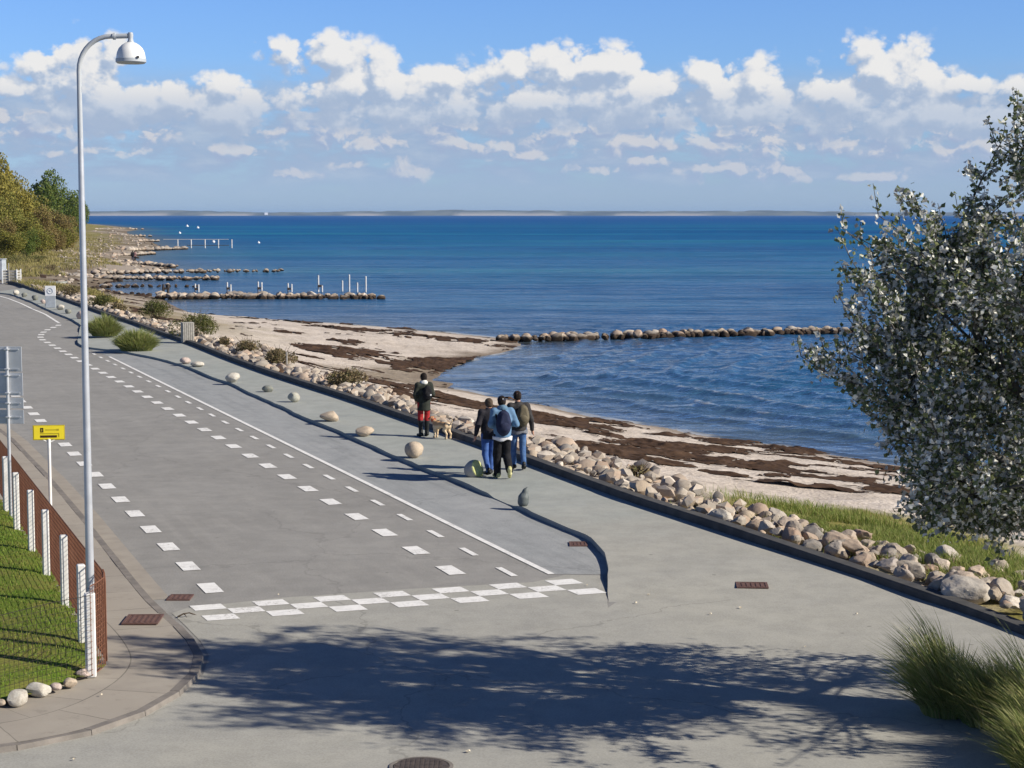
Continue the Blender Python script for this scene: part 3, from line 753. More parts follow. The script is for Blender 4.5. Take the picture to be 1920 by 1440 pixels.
# painted markings
def ribbon_pts(P, w):
    P = np.asarray(P, float); d = np.gradient(P, axis=0); d /= np.linalg.norm(d, axis=1)[:, None]; nrm = np.stack([-d[:, 1], d[:, 0]], 1)
    return P + nrm * w / 2, P - nrm * w / 2
def build_markings():
    mb = MB(); Z = .009
    def strip(P, w):
        a, b = ribbon_pts(P, w); n = len(a)
        mb.add([(*q, Z) for q in a] + [(*q, Z) for q in b], [(n + i, n + i + 1, i + 1, i) for i in range(n - 1)])
    def dashes(px, w, ln, gap, off=0.0):
        P = resample(G2(px), .05); s = off
        k = int(ln / .05); tot = len(P) * .05
        while s < tot - ln:
            i = int(s / .05)
            if i >= 0: strip(P[i:i + k + 1:max(1, k // 3)], w)
            s += ln + gap
    strip(LINE, .11)
    strip(smooth_line(G2([(111, 606), (84, 589), (62, 580), (39, 569), (16, 560), (-6, 554), (-60, 541)]), .5, 2), .14)
    dashes([(403, 1112), (62, 775), (38, 752), (10, 724), (-40, 676)], .28, .87, .99, 0.0)
    dashes([(862, 1080), (835, 1064), (616, 939), (380, 804), (240, 724), (150, 677), (118, 659), (88, 642), (79, 637), (75, 631), (80, 624), (90, 618), (98, 615), (108, 611), (113, 608)], .28, .87, .99, .12)
    dashes([(967, 1082), (888, 1040), (719, 949), (590, 881), (420, 791), (300, 726), (200, 676), (172, 662)], .11, .85, 1.02, .05)
    # three rows of chequers across the side road
    FL, NL, FR, NR = [np.array(G(*p)[:2]) for p in ((355, 1137), (389, 1165), (1073, 1086), (1138, 1112.5))]
    nc = 13
    def pt(i, j):
        a = FL + (FR - FL) * (i / nc); b = NL + (NR - NL) * (i / nc); q = a + (b - a) * (j / 3); return (q[0], q[1], Z)
    for i in range(nc):
        for j in range(3):
            if (i + j) % 2 == 0: mb.add([pt(i, j), pt(i, j + 1), pt(i + 1, j + 1), pt(i + 1, j)], [(0, 1, 2, 3)])
    return mb.build('road_markings', M['paint'])
def paint_mat():
    m = bpy.data.materials.new('road_paint'); m.use_nodes = True; t = NT(m.node_tree); b = t.n['Principled BSDF']; b.inputs['Roughness'].default_value = .75
    g = t.new('ShaderNodeNewGeometry').outputs['Position']
    c = t.mix(t.smooth(t.noise(g, 5, 5, .7), .4, .7), (.84, .83, .80), (.70, .69, .66))
    t.put(b.inputs['Base Color'], t.mix(t.smooth(t.math('ADD', t.math('MULTIPLY', t.noise(g, 16, 5, .8), .7), t.math('MULTIPLY', t.noise(g, 1.4, 3, .6), .3)), .525, .64), c, (.40, .385, .355)))
    return m
M['paint'] = paint_mat()
tag(build_markings(), kind='structure')

# pavement on the left with its kerb
def slab_mat():
    m = bpy.data.materials.new('pavement_slabs'); m.use_nodes = True; t = NT(m.node_tree); b = t.n['Principled BSDF']; b.inputs['Roughness'].default_value = .92; b.inputs['Specular IOR Level'].default_value = .2
    at = t.new('ShaderNodeAttribute', attribute_name='sd'); g = t.new('ShaderNodeNewGeometry').outputs['Position']
    br = t.new('ShaderNodeTexBrick'); t.put(br.inputs['Vector'], at.outputs['Vector'])
    br.offset = .5; br.inputs['Scale'].default_value = 1.0; br.inputs['Brick Width'].default_value = 1.25; br.inputs['Row Height'].default_value = .80; br.inputs['Mortar Size'].default_value = .010; br.inputs['Mortar Smooth'].default_value = .3
    br.inputs['Color1'].default_value = (.345, .31, .262, 1); br.inputs['Color2'].default_value = (.305, .275, .235, 1); br.inputs['Mortar'].default_value = (.155, .14, .12, 1)
    c = t.mix(t.math('MULTIPLY', t.smooth(t.noise(g, .9, 6, .65), .4, .7), .5), br.outputs[0], (.40, .365, .31))
    c = t.mix(t.math('MULTIPLY', t.smooth(t.noise(g, 4, 5, .7), .55, .7), .35), c, (.20, .18, .155))
    t.put(b.inputs['Base Color'], c)
    bn = t.new('ShaderNodeBump'); bn.inputs['Strength'].default_value = .4; bn.inputs['Distance'].default_value = .006
    t.l.new(t.noise(g, 60, 3, .7), bn.inputs['Height']); t.l.new(bn.outputs[0], b.inputs['Normal'])
    return m
def offset_line(P, w):
    d = np.gradient(P, axis=0); d /= np.linalg.norm(d, axis=1)[:, None]
    return P + np.stack([d[:, 1], -d[:, 0]], 1) * w
def build_pavement():
    K = KERBL; s = np.r_[0, np.cumsum(np.linalg.norm(np.diff(K, axis=0), axis=1))]
    V = []; A = []; n = len(K); ws = np.array([.12, .5, 1.0, 1.5, 2.0, 2.4])
    for w in ws:
        Q = offset_line(K, w)
        V.append(np.c_[Q, np.full(n, .062 + .010 * w)]); A.append(np.stack([s, np.full(n, w - .12), s * 0], 1))
    F = [(r * n + i, (r + 1) * n + i, (r + 1) * n + i + 1, r * n + i + 1) for r in range(len(ws) - 1) for i in range(n - 1)]
    F = [f[::-1] for f in F]
    o = mobj('pavement', np.concatenate(V), np.array(F), slab_mat(), None, False, {'sd': np.concatenate(A)}); tag(o, kind='structure')
    # kerb stones, about a metre each
    mb = MB(); step = 3
    for i in range(0, n - step, step):
        a, b_ = K[i], K[i + step]; d = b_ - a; L = np.linalg.norm(d); d = d / L; nr = np.array([d[1], -d[0]])
        h = .066 + random.uniform(-.006, .006); a = a + d * .006
        b2 = b_ - d * .006
        p = [a, b2, b2 + nr * .125, a + nr * .125]
        mb.add([(*q, -.03) for q in p] + [(*(q + (nr * .012 if k < 2 else 0)), h) for k, q in enumerate(p)], [(3, 2, 1, 0), (4, 5, 6, 7), (0, 1, 5, 4), (1, 2, 6, 5), (2, 3, 7, 6), (3, 0, 4, 7)])
    tag(mb.build('kerb', M['kerbstone']), kind='structure')
    # light gutter band along the kerb
    gs = K[(K[:, 1] > G(0, 1128)[1]) & (K[:, 1] < 60)]
    q1 = offset_line(gs, -.01); q2 = offset_line(gs, -.30); m_ = len(gs)
    gut = mobj('gutter', np.concatenate([np.c_[q1, np.full(m_, .004)], np.c_[q2, np.full(m_, .004)]]), np.array([(i, i + 1, m_ + i + 1, m_ + i) for i in range(m_ - 1)]), material('gutter_concrete', (.36, .325, .275), .9, .2, (.30, .27, .23), 2, .3, 30))
    tag(gut, kind='structure')
build_pavement()

# lawn behind the fence
LAWN_PX = [(-420, 700), (-120, 850), (0, 937), (43, 992), (69, 1032), (99, 1078), (135, 1137), (163, 1200), (186, 1238), (190, 1246), (176, 1257), (155, 1264), (128, 1276), (98, 1288), (45, 1302), (0, 1316), (-120, 1350), (-420, 1420)]
LAWN = resample(G2(LAWN_PX, .14), .35)
def lawn_z(P):
    e = dist_poly(P, LAWN); return .13 + .05 * np.minimum(e, .3) / .3 + .055 * e + (fbm(xy(P, .9), 3, 81) - .5) * .04
def build_lawn():
    xs = np.arange(-14, -5, .14); ys = np.arange(19, 45, .14); X, Y = np.meshgrid(xs, ys); P = np.stack([X.ravel(), Y.ravel()], 1)
    ins_ = inside(P, LAWN); nc = len(xs); nr = len(ys)
    i = np.arange((nr - 1) * (nc - 1)); r, c = i // (nc - 1), i % (nc - 1); a = r * nc + c; Fc = np.stack([a, a + 1, a + nc + 1, a + nc], 1)
    # pull border vertices on to the outline
    near = dist_poly(P, LAWN) < .10
    keep = (ins_ | near)[Fc].all(1); f = Fc[keep]; used = np.unique(f); re = -np.ones(len(P), int); re[used] = np.arange(len(used))
    Q = P[used]
    m = material('turf', (.12, .19, .025), .95, .1, (.20, .19, .05), 1.2, .8, 30)
    tag(mobj('lawn', np.c_[Q, lawn_z(Q)], re[f], m, None, True), kind='structure')
    # blades
    n = 60000; B = np.stack([RNG.uniform(-10.5, -5, n), RNG.uniform(20, 38, n)], 1); B = B[inside(B, LAWN)]; B = B[fbm(xy(B, 1.6), 4, 83, .6) + RNG.normal(0, .06, len(B)) > .43]
    return grass_blades('grass', np.c_[B, lawn_z(B) - .005], .03, .065, .010, .5, leaf_mat('lawn_blade', (.15, .26, .028), (.22, .33, .035), (.36, .33, .10), rough=.6, trans=.3))
def grass_blades(name, B, h0, h1, w, lean, mat, parent=None, wind=(0, 0), seg=1, loc=None, hv=None, dv=None):
    n = len(B); h = RNG.uniform(h0, h1, n); a = RNG.uniform(0, 2 * math.pi, n); l = RNG.uniform(0, lean, n) * h; th = RNG.uniform(0, math.pi, n)
    dx, dy = np.cos(a) * l + wind[0] * h, np.sin(a) * l + wind[1] * h; wx, wy = np.cos(th) * w / 2, np.sin(th) * w / 2
    if hv is not None: h = hv; dx = dx * 0 + dv[:, 0] + wind[0] * h; dy = dy * 0 + dv[:, 1] + wind[1] * h
    V = []; F = []
    for k in range(seg + 1):
        t = k / (seg + 1); bend = t ** 1.8; ww = 1 - .5 * t
        c = np.stack([B[:, 0] + dx * bend, B[:, 1] + dy * bend, B[:, 2] + h * t * (1 - .12 * bend)], 1); e = np.stack([wx * ww, wy * ww, wx * 0], 1)
        V += [c - e, c + e]
    V.append(np.stack([B[:, 0] + dx, B[:, 1] + dy, B[:, 2] + h * .86], 1))
    m = len(V); V = np.stack(V, 1).reshape(-1, 3); base = np.arange(n)[:, None] * m
    quads = [[2 * k, 2 * k + 1, 2 * k + 3, 2 * k + 2] for k in range(seg)]
    F = [tuple(q) for q in []]
    T = []
    for q in quads: T += [[q[0], q[1], q[2]], [q[0], q[2], q[3]]]
    T.append([2 * seg, 2 * seg + 1, 2 * seg + 2])
    T = np.concatenate([base + np.array([t_]) for t_ in T])
    return mobj(name, V, T.astype(int), mat, parent, False, None, loc)
tag(build_lawn(), kind='stuff', label='mown green lawn grass behind the wire fence', cat='grass')

# ------------------------------------------------------------------ the low dark wall along the promenade
def build_wall():
    Wl = smooth_line(WALL, .5, 2); n = len(Wl); top = np.array([.25 - .14 * float(sstep(1350, 1900, np.array(CX + x / y * F_PX))) for x, y in Wl])
    q0 = Wl; q1 = offset_line(Wl, -.24) if offset_line(Wl, -.24)[n // 2, 0] > Wl[n // 2, 0] else offset_line(Wl, .24)
    sgn = 1
    rows = [np.c_[q0 + (q0 - q1) * .04, np.full(n, -.3)], np.c_[q0, top - .03], np.c_[q0 + (q1 - q0) * .06, top], np.c_[q0 + (q1 - q0) * .94, top], np.c_[q1, top - .03], np.c_[q1, np.full(n, -.6)]]
    V = np.concatenate(rows); F = [(r * n + i, r * n + i + 1, (r + 1) * n + i + 1, (r + 1) * n + i) for r in range(5) for i in range(n - 1)]
    o = mobj('sea_wall', V, np.array(F), M['wall'])
    me = o.data; bm_fix(me)
    return tag(o, 'low dark concrete wall running along the sea side of the promenade', 'wall')
def bm_fix(me):
    import bmesh
    b = bmesh.new(); b.from_mesh(me); bmesh.ops.recalc_face_normals(b, faces=b.faces); b.to_mesh(me); b.free()
build_wall()

# ------------------------------------------------------------------ stones
def rock_mesh(name, seed, flat=.75, cuts=7, sub=4, rough=.16, mat=None, round_=0.0):
    import bmesh
    b = bmesh.new(); bmesh.ops.create_icosphere(b, subdivisions=sub, radius=1.0)
    r = random.Random(seed); V = np.array([v.co[:] for v in b.verts])
    V = V * (1 + (fbm(V * 1.1 + seed * 7.7, 3, seed)[:, None] - .5) * .5)
    for _ in range(cuts):
        nrm = np.array([r.gauss(0, 1) for _ in range(3)]); nrm /= np.linalg.norm(nrm); lim = r.uniform(.42, .80) + round_ * .25
        d = V @ nrm; over = np.maximum(d - lim, 0); V = V - nrm * (over * (.92 - round_ * .5))[:, None]
    V = V * (1 + (fbm(V * 3.5 + seed, 3, seed + 50)[:, None] - .5) * rough)
    V = V * (1 + (fbm(V * 9 + seed, 2, seed + 70)[:, None] - .5) * rough * .45)
    V[:, 2] *= flat
    for v, c in zip(b.verts, V): v.co = c
    me = bpy.data.meshes.new(name); b.to_mesh(me); b.free()
    me.polygons.foreach_set('use_smooth', np.full(len(me.polygons), True, bool))
    try: me.set_sharp_from_angle(angle=math.radians(32))
    except Exception: pass
    if mat: me.materials.append(mat)
    return me
ROCKS = [rock_mesh('boulder', 100 + i, flat=[.72, .8, .62, .9, .7, .78, .66, .85][i], mat=M['granite'], round_=[.0, .15, .0, .4, .1, 0, .2, .7][i], cuts=[11, 9, 12, 7, 10, 13, 9, 6][i], rough=.25) for i in range(8)]
GROCKS = [rock_mesh('groyne_stone', 140 + i, flat=.8, mat=M['groyne_stone'], round_=[.2, .5, .1, .7, .3][i], sub=2) for i in range(5)]
def put_rock(name, me, loc, s, label, group, cat='stone', rz=None, tilt=.35, mat=None):
    o = link(name, me); o.location = loc; o.scale = s
    if mat:
        o.data = me.copy(); o.data.materials.clear(); o.data.materials.append(mat)
    o.rotation_euler = (random.uniform(-tilt, tilt), random.uniform(-tilt, tilt), random.uniform(0, 6.28) if rz is None else rz)
    return tag(o, label, cat, group)
def one_stone(name, a, b, vs=2.5): return stone_mat(name, [(0, a), (1, b)], vs)
FAR_ROCKS = []
def wall_point(s):
    W = WALLR; i = min(int(s / .1), len(W) - 2); d = W[i + 1] - W[i]; d = d / np.linalg.norm(d)
    n = np.array([-d[1], d[0]]);  n = n if n[0] > 0 else -n
    return W[i], n
WALLR = resample(WALL[np.argsort(WALL[:, 1])], .1)
def build_revetment():
    s = .3; n = 0; L = len(WALLR) * .1
    # one big smooth boulder and a few singled-out stones
    special = [(1782, 1094, .335, 3, (1.2, .95, .85), 'large smooth pale grey boulder lying on the rock bank beside the grass', .0),
               (1325, 958, .22, 7, (.8, 1.2, 1.1), 'small round white-faced stone among the brown rocks behind the wall', .1)]
    sp_pts = []
    for (px, py, r, k, sc, lab, tilt) in special:
        p = G(px, py + 10, .25); sp_pts.append((p[0], p[1], r))
        put_rock('boulder', ROCKS[k], (p[0] + .26, p[1] + .22, .17), (r * sc[0], r * sc[1], r * sc[2]), lab, 'stones of the rock bank behind the wall', tilt=.1, mat=one_stone('smooth_grey_boulder', (.47, .43, .37), (.50, .46, .40), 1.5))
    while s < L - 3:
        p, nr = wall_point(s)
        near = p[1] < 62
        w = 1.15 + .55 * math.sin(s * .35) + .5 * math.sin(s * .11 + 1); w = max(1.0, w + .5)
        rows = np.arange(.42, w + .35, .40)
        for o in rows:
            r = random.choice([.09, .115, .14, .165, .19, .225]) * (1.0 if near else 1.1)
            q = p + nr * (o + random.uniform(-.12, .12) + .1) + np.array([0, random.uniform(-.18, .18)])
            if any(math.hypot(q[0] - a, q[1] - b) < c + .12 for a, b, c in sp_pts): continue
            if random.random() < .10: continue
            z = .18 - .10 * (o - .5) + random.uniform(-.07, .08)
            sc = (r * random.uniform(.85, 1.45), r * random.uniform(.85, 1.25), r * random.uniform(.85, 1.2))
            if near and n < 190:
                put_rock('boulder', random.choice(ROCKS), (q[0], q[1], z), sc, 'weathered pale boulder packed in the rock bank behind the low dark wall', 'stones of the rock bank behind the wall'); n += 1
            elif p[1] < 140: FAR_ROCKS.append((q[0], q[1], z, sc))
            if near and random.random() < .75:      # small stones wedged between
                r2 = random.uniform(.07, .13); q2 = q + np.array([random.uniform(-.3, .3), random.uniform(-.3, .3)])
                FAR_ROCKS.append((q2[0], q2[1], z - .06, (r2 * 1.2, r2, r2)))
        s += .36 if near else .52
build_revetment()
def groyne(pxs, size, step, rows, indiv, label=None, group=None, zup=.12, fall=1.0):
    L = resample(G2(pxs, SEA + .2), .1); i = 0.0; k = int(step / .1); tot = len(L)
    while i < tot:
        p = L[int(i)]; f = i / tot
        for r_ in range(rows):
            r = size * random.choice([.55, .7, .85, 1.0, 1.15, 1.4]) * (1 - (1 - fall) * f)
            y = p[1] + (r_ - (rows - 1) / 2) * size * 1.5 + random.uniform(-.2, .2) * size
            x = p[0] + random.uniform(-.6, .6) * size
            z = SEA + zup * (1 - .6 * f) + random.uniform(-.05, .16) * size + (.22 * size if (rows > 1 and r_ == rows - 1) else 0)
            sc = (r * random.uniform(.9, 1.3), r * random.uniform(.8, 1.2), r * random.uniform(.75, 1.0))
            if indiv: put_rock('boulder', random.choice(GROCKS), (x, y, z), sc, label, group)
            else: FAR_ROCKS.append((x, y, z, sc))
        i += k * random.uniform(.8, 1.2)
groyne([(935, 634), (1010, 634), (1200, 628), (1400, 623.5), (1625, 617)], .31, .56, 3, True, 'rounded brown stone with a dark wet foot in the long groyne across the bay', 'stones of the groyne across the bay', .18)
p = G(1197, 629, SEA + .3); put_rock('boulder', GROCKS[1], (p[0], p[1] + .3, SEA + .36), (.40, .36, .36), 'large pale grey stone standing higher than its neighbours in the long groyne', 'stones of the groyne across the bay', tilt=.1)
groyne([(300, 557), (430, 556), (600, 556), (718, 556)], .44, .56, 3, False, zup=.22, fall=.8)
groyne([(40, 541), (130, 536)], .4, .8, 2, False)
groyne([(120, 521), (250, 523), (412, 522)], .46, .7, 3, False, zup=.35, fall=.7)
groyne([(180, 514), (330, 510), (525, 508)], .46, .72, 2, False, zup=.35, fall=.55)
groyne([(180, 537), (260, 535), (372, 535)], .36, .8, 2, False, zup=.1, fall=.6)
groyne([(160, 495), (230, 493), (330, 500)], .5, .95, 2, False, zup=.3)
groyne([(140, 482), (200, 482), (290, 475)], .5, 1.2, 2, False, zup=.3)
groyne([(170, 468), (240, 470), (350, 466)], .6, 1.2, 3, False, zup=.4)
groyne([(180, 455), (240, 453), (300, 452)], .62, 1.4, 3, False, zup=.4)
groyne([(170, 444), (230, 443), (290, 443)], .7, 1.7, 2, False, zup=.4)
groyne([(180, 433), (230, 430), (275, 430)], .8, 2.2, 2, False, zup=.5)
for _ in range(480):      # loose stones on the far shore
    px, py = random.uniform(110, 320), random.uniform(428, 552); p = np.array([G(px, py, SEA + .25)[:2]])
    z, d, o, rd = terrain(p)
    if d[0] < -.5 or d[0] > 16 or rd[0]: continue
    r = random.uniform(.12, .34) * (1 + p[0, 1] / 900); FAR_ROCKS.append((p[0, 0], p[0, 1], z[0] + r * .2, (r * 1.2, r, r * .8)))
def merge_rocks(name, lst, bases, mat):
    B = []
    for me in bases:
        v = np.zeros(len(me.vertices) * 3, np.float32); me.vertices.foreach_get('co', v); f = np.array([p.vertices[:] for p in me.polygons]); B.append((v.reshape(-1, 3), f))
    V = []; F = []; n = 0
    for (x, y, z, sc) in lst:
        v, f = random.choice(B); R = np.array(Matrix.Rotation(random.uniform(0, 6.28), 3, 'Z') @ Matrix.Rotation(random.uniform(-.3, .3), 3, 'X'))
        V.append((v * np.array(sc)) @ R.T + np.array([x, y, z])); F.append(f + n); n += len(v)
    me = mesh_data(name, np.concatenate(V), np.concatenate(F), mat, True)
    try: me.set_sharp_from_angle(angle=math.radians(35))
    except Exception: pass
    return link(name, me)
small = [rock_mesh('small_stone', 170 + i, flat=.8, sub=1, round_=.4) for i in range(4)] + [rock_mesh('small_stone', 180 + i, flat=.8, sub=2, round_=.4) for i in range(2)]
tag(merge_rocks('stones', FAR_ROCKS, small, M['groyne_stone']), 'brown and pale stones of the groynes and shingle along the far shore', 'stones', kind='stuff')

# ---- the row of single boulders on the promenade
def row_boulder(px, py, wpx, sc, seed, rnd, label, col, flat=.85, z=.10, rz=0, tilt=.1):
    p = G(px, py, z); w = wpx / ppm(p[1]) / 2
    me = rock_mesh('boulder', seed, flat, 6, 3, .10, col, rnd)
    co = np.array([v.co[:] for v in me.vertices]); lo = co[:, 2].min(); hw = (co[:, 0].max() - co[:, 0].min()) / 2
    s = w / hw
    o = link('boulder', me); o.scale = (s * sc[0], s * sc[1], s * sc[2]); o.rotation_euler = (0, tilt * 0, rz)
    o.location = (p[0], p[1] + w * .8, z - lo * s * sc[2] - .03)
    return tag(o, label, 'boulder', 'single boulders along the promenade kerb')
m_tan = one_stone('tan_granite', (.47, .385, .29), (.53, .435, .33)); m_grey = one_stone('grey_granite', (.17, .19, .17), (.22, .24, .21)); m_pale = one_stone('pale_granite', (.52, .49, .42), (.58, .55, .48))
m_green = one_stone('lichen_granite', (.40, .41, .35), (.45, .455, .385)); m_pink = one_stone('pink_granite', (.50, .40, .36), (.55, .45, .40))
row_boulder(775, 859, 36, (1, 1, 1.0), 301, .85, 'round tan granite boulder on the promenade, nearest to the red-trousered walker on the road side', m_tan, .92)
row_boulder(684, 819, 36, (1, .9, .75), 302, .55, 'oblong tan boulder with a flat top between two rounder stones', m_tan, .8)
row_boulder(617, 791, 36, (1, .9, .75), 303, .5, 'squarish tan boulder with a notched top edge on the promenade', m_tan, .85)
row_boulder(550, 754, 24, (1, 1, 1.0), 304, .9, 'small upright pale green-grey round boulder on the promenade', m_green, .95)
row_boulder(501, 735, 22, (1, 1, .85), 305, .6, 'small dark grey boulder on the promenade leaning to one side', m_grey, .8)
row_boulder(434, 717, 27, (1, .9, .8), 306, .4, 'whitish broken boulder with a sloping top on the promenade', m_pale, .8)
row_boulder(369, 688, 26, (1, .8, .6), 307, .3, 'low pale slanting boulder in front of a rounder brown one', m_pale, .7)
row_boulder(346, 682, 21, (1, 1, .75), 308, .7, 'low brownish round boulder touching the pale slanting one', m_pink, .8)
for i, (px, py, w, m_, lab) in enumerate([(28, 553, 12, m_pale, 'pale boulder far along the kerb, first past the white crate'), (45, 557, 11, m_grey, 'flat grey boulder far along the kerb'), (65, 563, 12, m_grey, 'tall dark boulder far along the kerb'),
        (80, 569, 11, m_pink, 'pinkish boulder beside the white notice board'), (88, 574, 9, m_grey, 'narrow dark boulder right under the white notice board'), (112, 581, 15, m_pale, 'white peaked boulder just past the notice board'),
        (127, 588, 12, m_grey, 'dark low boulder between two whitish ones near the notice board'), (150, 598, 18, m_pink, 'large whitish boulder close beside the lamp post')]):
    row_boulder(px, py, w, (1, 1, .95), 310 + i, .4, lab, m_, .9)
# the cut boulder with a lichen-green face
def cut_boulder():
    p = G(892, 894, .10); fn = lambda q: np.maximum(np.maximum(union([sd_ell(q, (-.02, .05, .16), (.21, .20, .20)), sd_cap(q, (-.1, .05, .12), (.15, .02, .15), .15, .13)], .08), (q[..., 0] * .80 - q[..., 1] * .52 + (q[..., 2] - .16) * .30) - .045), -q[..., 2] - .02) + (fbm(q * 9, 3, 5) - .5) * .025
    V, F = surface_nets(fn, (-.3, -.25, -.05), (.3, .32, .42), .018)
    m = bpy.data.materials.new('lichen_face'); m.use_nodes = True; t = NT(m.node_tree); b = t.n['Principled BSDF']; b.inputs['Roughness'].default_value = .9
    tc = t.new('ShaderNodeTexCoord').outputs['Object']; s = t.new('ShaderNodeSeparateXYZ'); t.l.new(tc, s.inputs[0])
    f = t.smooth(t.math('ADD', t.math('ADD', t.math('MULTIPLY', s.outputs[0], .8), t.math('MULTIPLY', s.outputs[1], -.52)), t.math('MULTIPLY', t.math('SUBTRACT', s.outputs[2], .16), .3)), .005, .035)
    face = t.mix(t.smooth(t.noise(tc, 11, 4), .4, .65), (.58, .60, .26), (.42, .44, .16))
    t.put(b.inputs['Base Color'], t.mix(f, (.36, .35, .33), face))
    o = mobj('boulder', V, F, m, None, True, None, (p[0], p[1] + .08, .10)); o.scale = (.98, .98, .98)
    tag(o, 'split boulder with a yellow-green flat face beside the three walkers', 'boulder', 'single boulders along the promenade kerb')
cut_boulder()
def fin_stone():
    p = G(982, 948, .10)
    fn = lambda q: union([sd_cap(q, (-.01, 0, .07), (.0, 0, .17), .115, .10), sd_cap(q, (.0, 0, .17), (.035, 0, .30), .10, .055), sd_cap(q, (.035, 0, .30), (.075, 0, .40), .05, .012)], .05) + (fbm(q * 12, 3, 8) - .5) * .02
    V, F = surface_nets(lambda q: np.maximum(fn(q), -q[..., 2] - .02), (-.2, -.2, -.04), (.2, .2, .45), .014)
    o = mobj('standing_stone', V, F, material('slate', (.13, .15, .15), .6, .5, (.085, .10, .10), 6, .3, 20), None, True, None, (p[0], p[1] + .05, .10)); o.scale = (.95, .95, .9)
    tag(o, 'slim dark pointed stone curving like a fin on the promenade edge', 'boulder', 'single boulders along the promenade kerb')
fin_stone()

# ------------------------------------------------------------------ street lamp
def street_lamp():
    p = G(172, 1226, .13); X, Y = p[0], p[1]
    r = empty('street_lamp', (X, Y, .10), 0, 'tall grey street lamp with a curved neck and a white bell-shaped shade', 'street lamp')
    H = GY(158, 68, Y)[2] - .10
    mb = MB(); mb.tube([(0, 0, -.2), (0, 0, 1.2), (0, 0, 3.0), (0, 0, 5.0), (0, 0, H - 1.25)], [.056, .052, .046, .040, .035], 16); smooth_by_angle(mb.build('pole', M['galv'], r))
    mb = MB(); mb.box((.0, -.0635, .75), (.07, .012, .30), 0, .004); mb.build('access_door', M['grey_enamel'], r)
    mb = MB(); pts = [(0, 0, H - 1.25), (0, 0, H - .62)]; R = .40; 
    for k in range(0, 10):
        a = math.pi / 2 * k / 9; pts.append((R - R * math.cos(a) * 1.0, 0, H - .42 + .42 * math.sin(a)))
    pts += [(.46, 0, H - .0), (.61, 0, H + .004)]
    mb.tube(pts, [.034] + [.030] * (len(pts) - 1), 14); smooth_by_angle(mb.build('arm', M['grey_enamel'], r))
    mb = MB(); mb.tube([(.43, 0, H), (.46, 0, H)], .043, 14); mb.build('collar', M['grey_enamel'], r)
    mb = MB(); mb.lathe([(.0, .05), (.03, .045), (.036, .01), (.03, -.02), (.034, -.05), (.05, -.085), (.0, -.085)], (.645, 0, H), 16); smooth_by_angle(mb.build('bracket', M['grey_enamel'], r))
    hd = MB(); z0 = H - .07
    hd.lathe([(.02, .0), (.06, -.008), (.105, -.035), (.145, -.075), (.168, -.125), (.178, -.18), (.180, -.205), (.172, -.205), (.165, -.18), (.15, -.11), (.08, -.03), (.02, -.02)], (.645, 0, z0), 32)
    sh = hd.build('shade', M['lamp_white'], r); smooth_by_angle(sh, 60)
    hd = MB(); hd.lathe([(.182, -.204), (.186, -.206), (.186, -.245), (.180, -.25), (.165, -.262), (.0, -.268)], (.645, 0, z0), 32); smooth_by_angle(hd.build('rim', M['grey_enamel'], sh), 50)
    hd = MB(); hd.box((.645 + .12, -.155, z0 - .195), (.03, .03, .03), .5, .006); hd.build('latch', M['dark_metal'], sh)
street_lamp()

# ------------------------------------------------------------------ signs
def traffic_sign():
    Y = G(22, 972, .1)[1]; X = GY(14, 720, Y)[0]
    r = empty('road_sign', (X, Y, .1), math.radians(-6), 'grey-backed road sign post with three stacked panels seen from behind', 'road sign')
    zt = GY(14, 650, Y)[2] - .1; zb = [GY(14, q, Y)[2] - .1 for q in (650, 697, 699, 742, 746, 766, 769, 795)]
    mb = MB(); mb.tube([(0, 0, -.3), (0, 0, zt + .0)], .030, 12); smooth_by_angle(mb.build('post', M['galv'], r))
    for k, hw in enumerate((.265, .275, .28, .28)):
        a, b = zb[2 * k], zb[2 * k + 1]; mb = MB(); mb.box((0, .045, (a + b) / 2), (hw * 2, .012, a - b), 0, .003); mb.build('panel', M['grey_enamel'] if k == 0 else M['galv'], r)
        for zz in ((a - .05), (b + .05)) if k in (0, 1) else ((a + b) / 2,):
            c = MB(); c.box((0, .033, zz), (hw * 1.6, .014, .022)); c.box((0, -.005, zz), (.085, .085, .03), 0, .008)
            c.build('bracket', M['galv'], r)
traffic_sign()
def text_free_box(mb, x0, x1, z0, z1, y=-.010): mb.box(((x0 + x1) / 2, y, (z0 + z1) / 2), (x1 - x0, .004, z1 - z0))
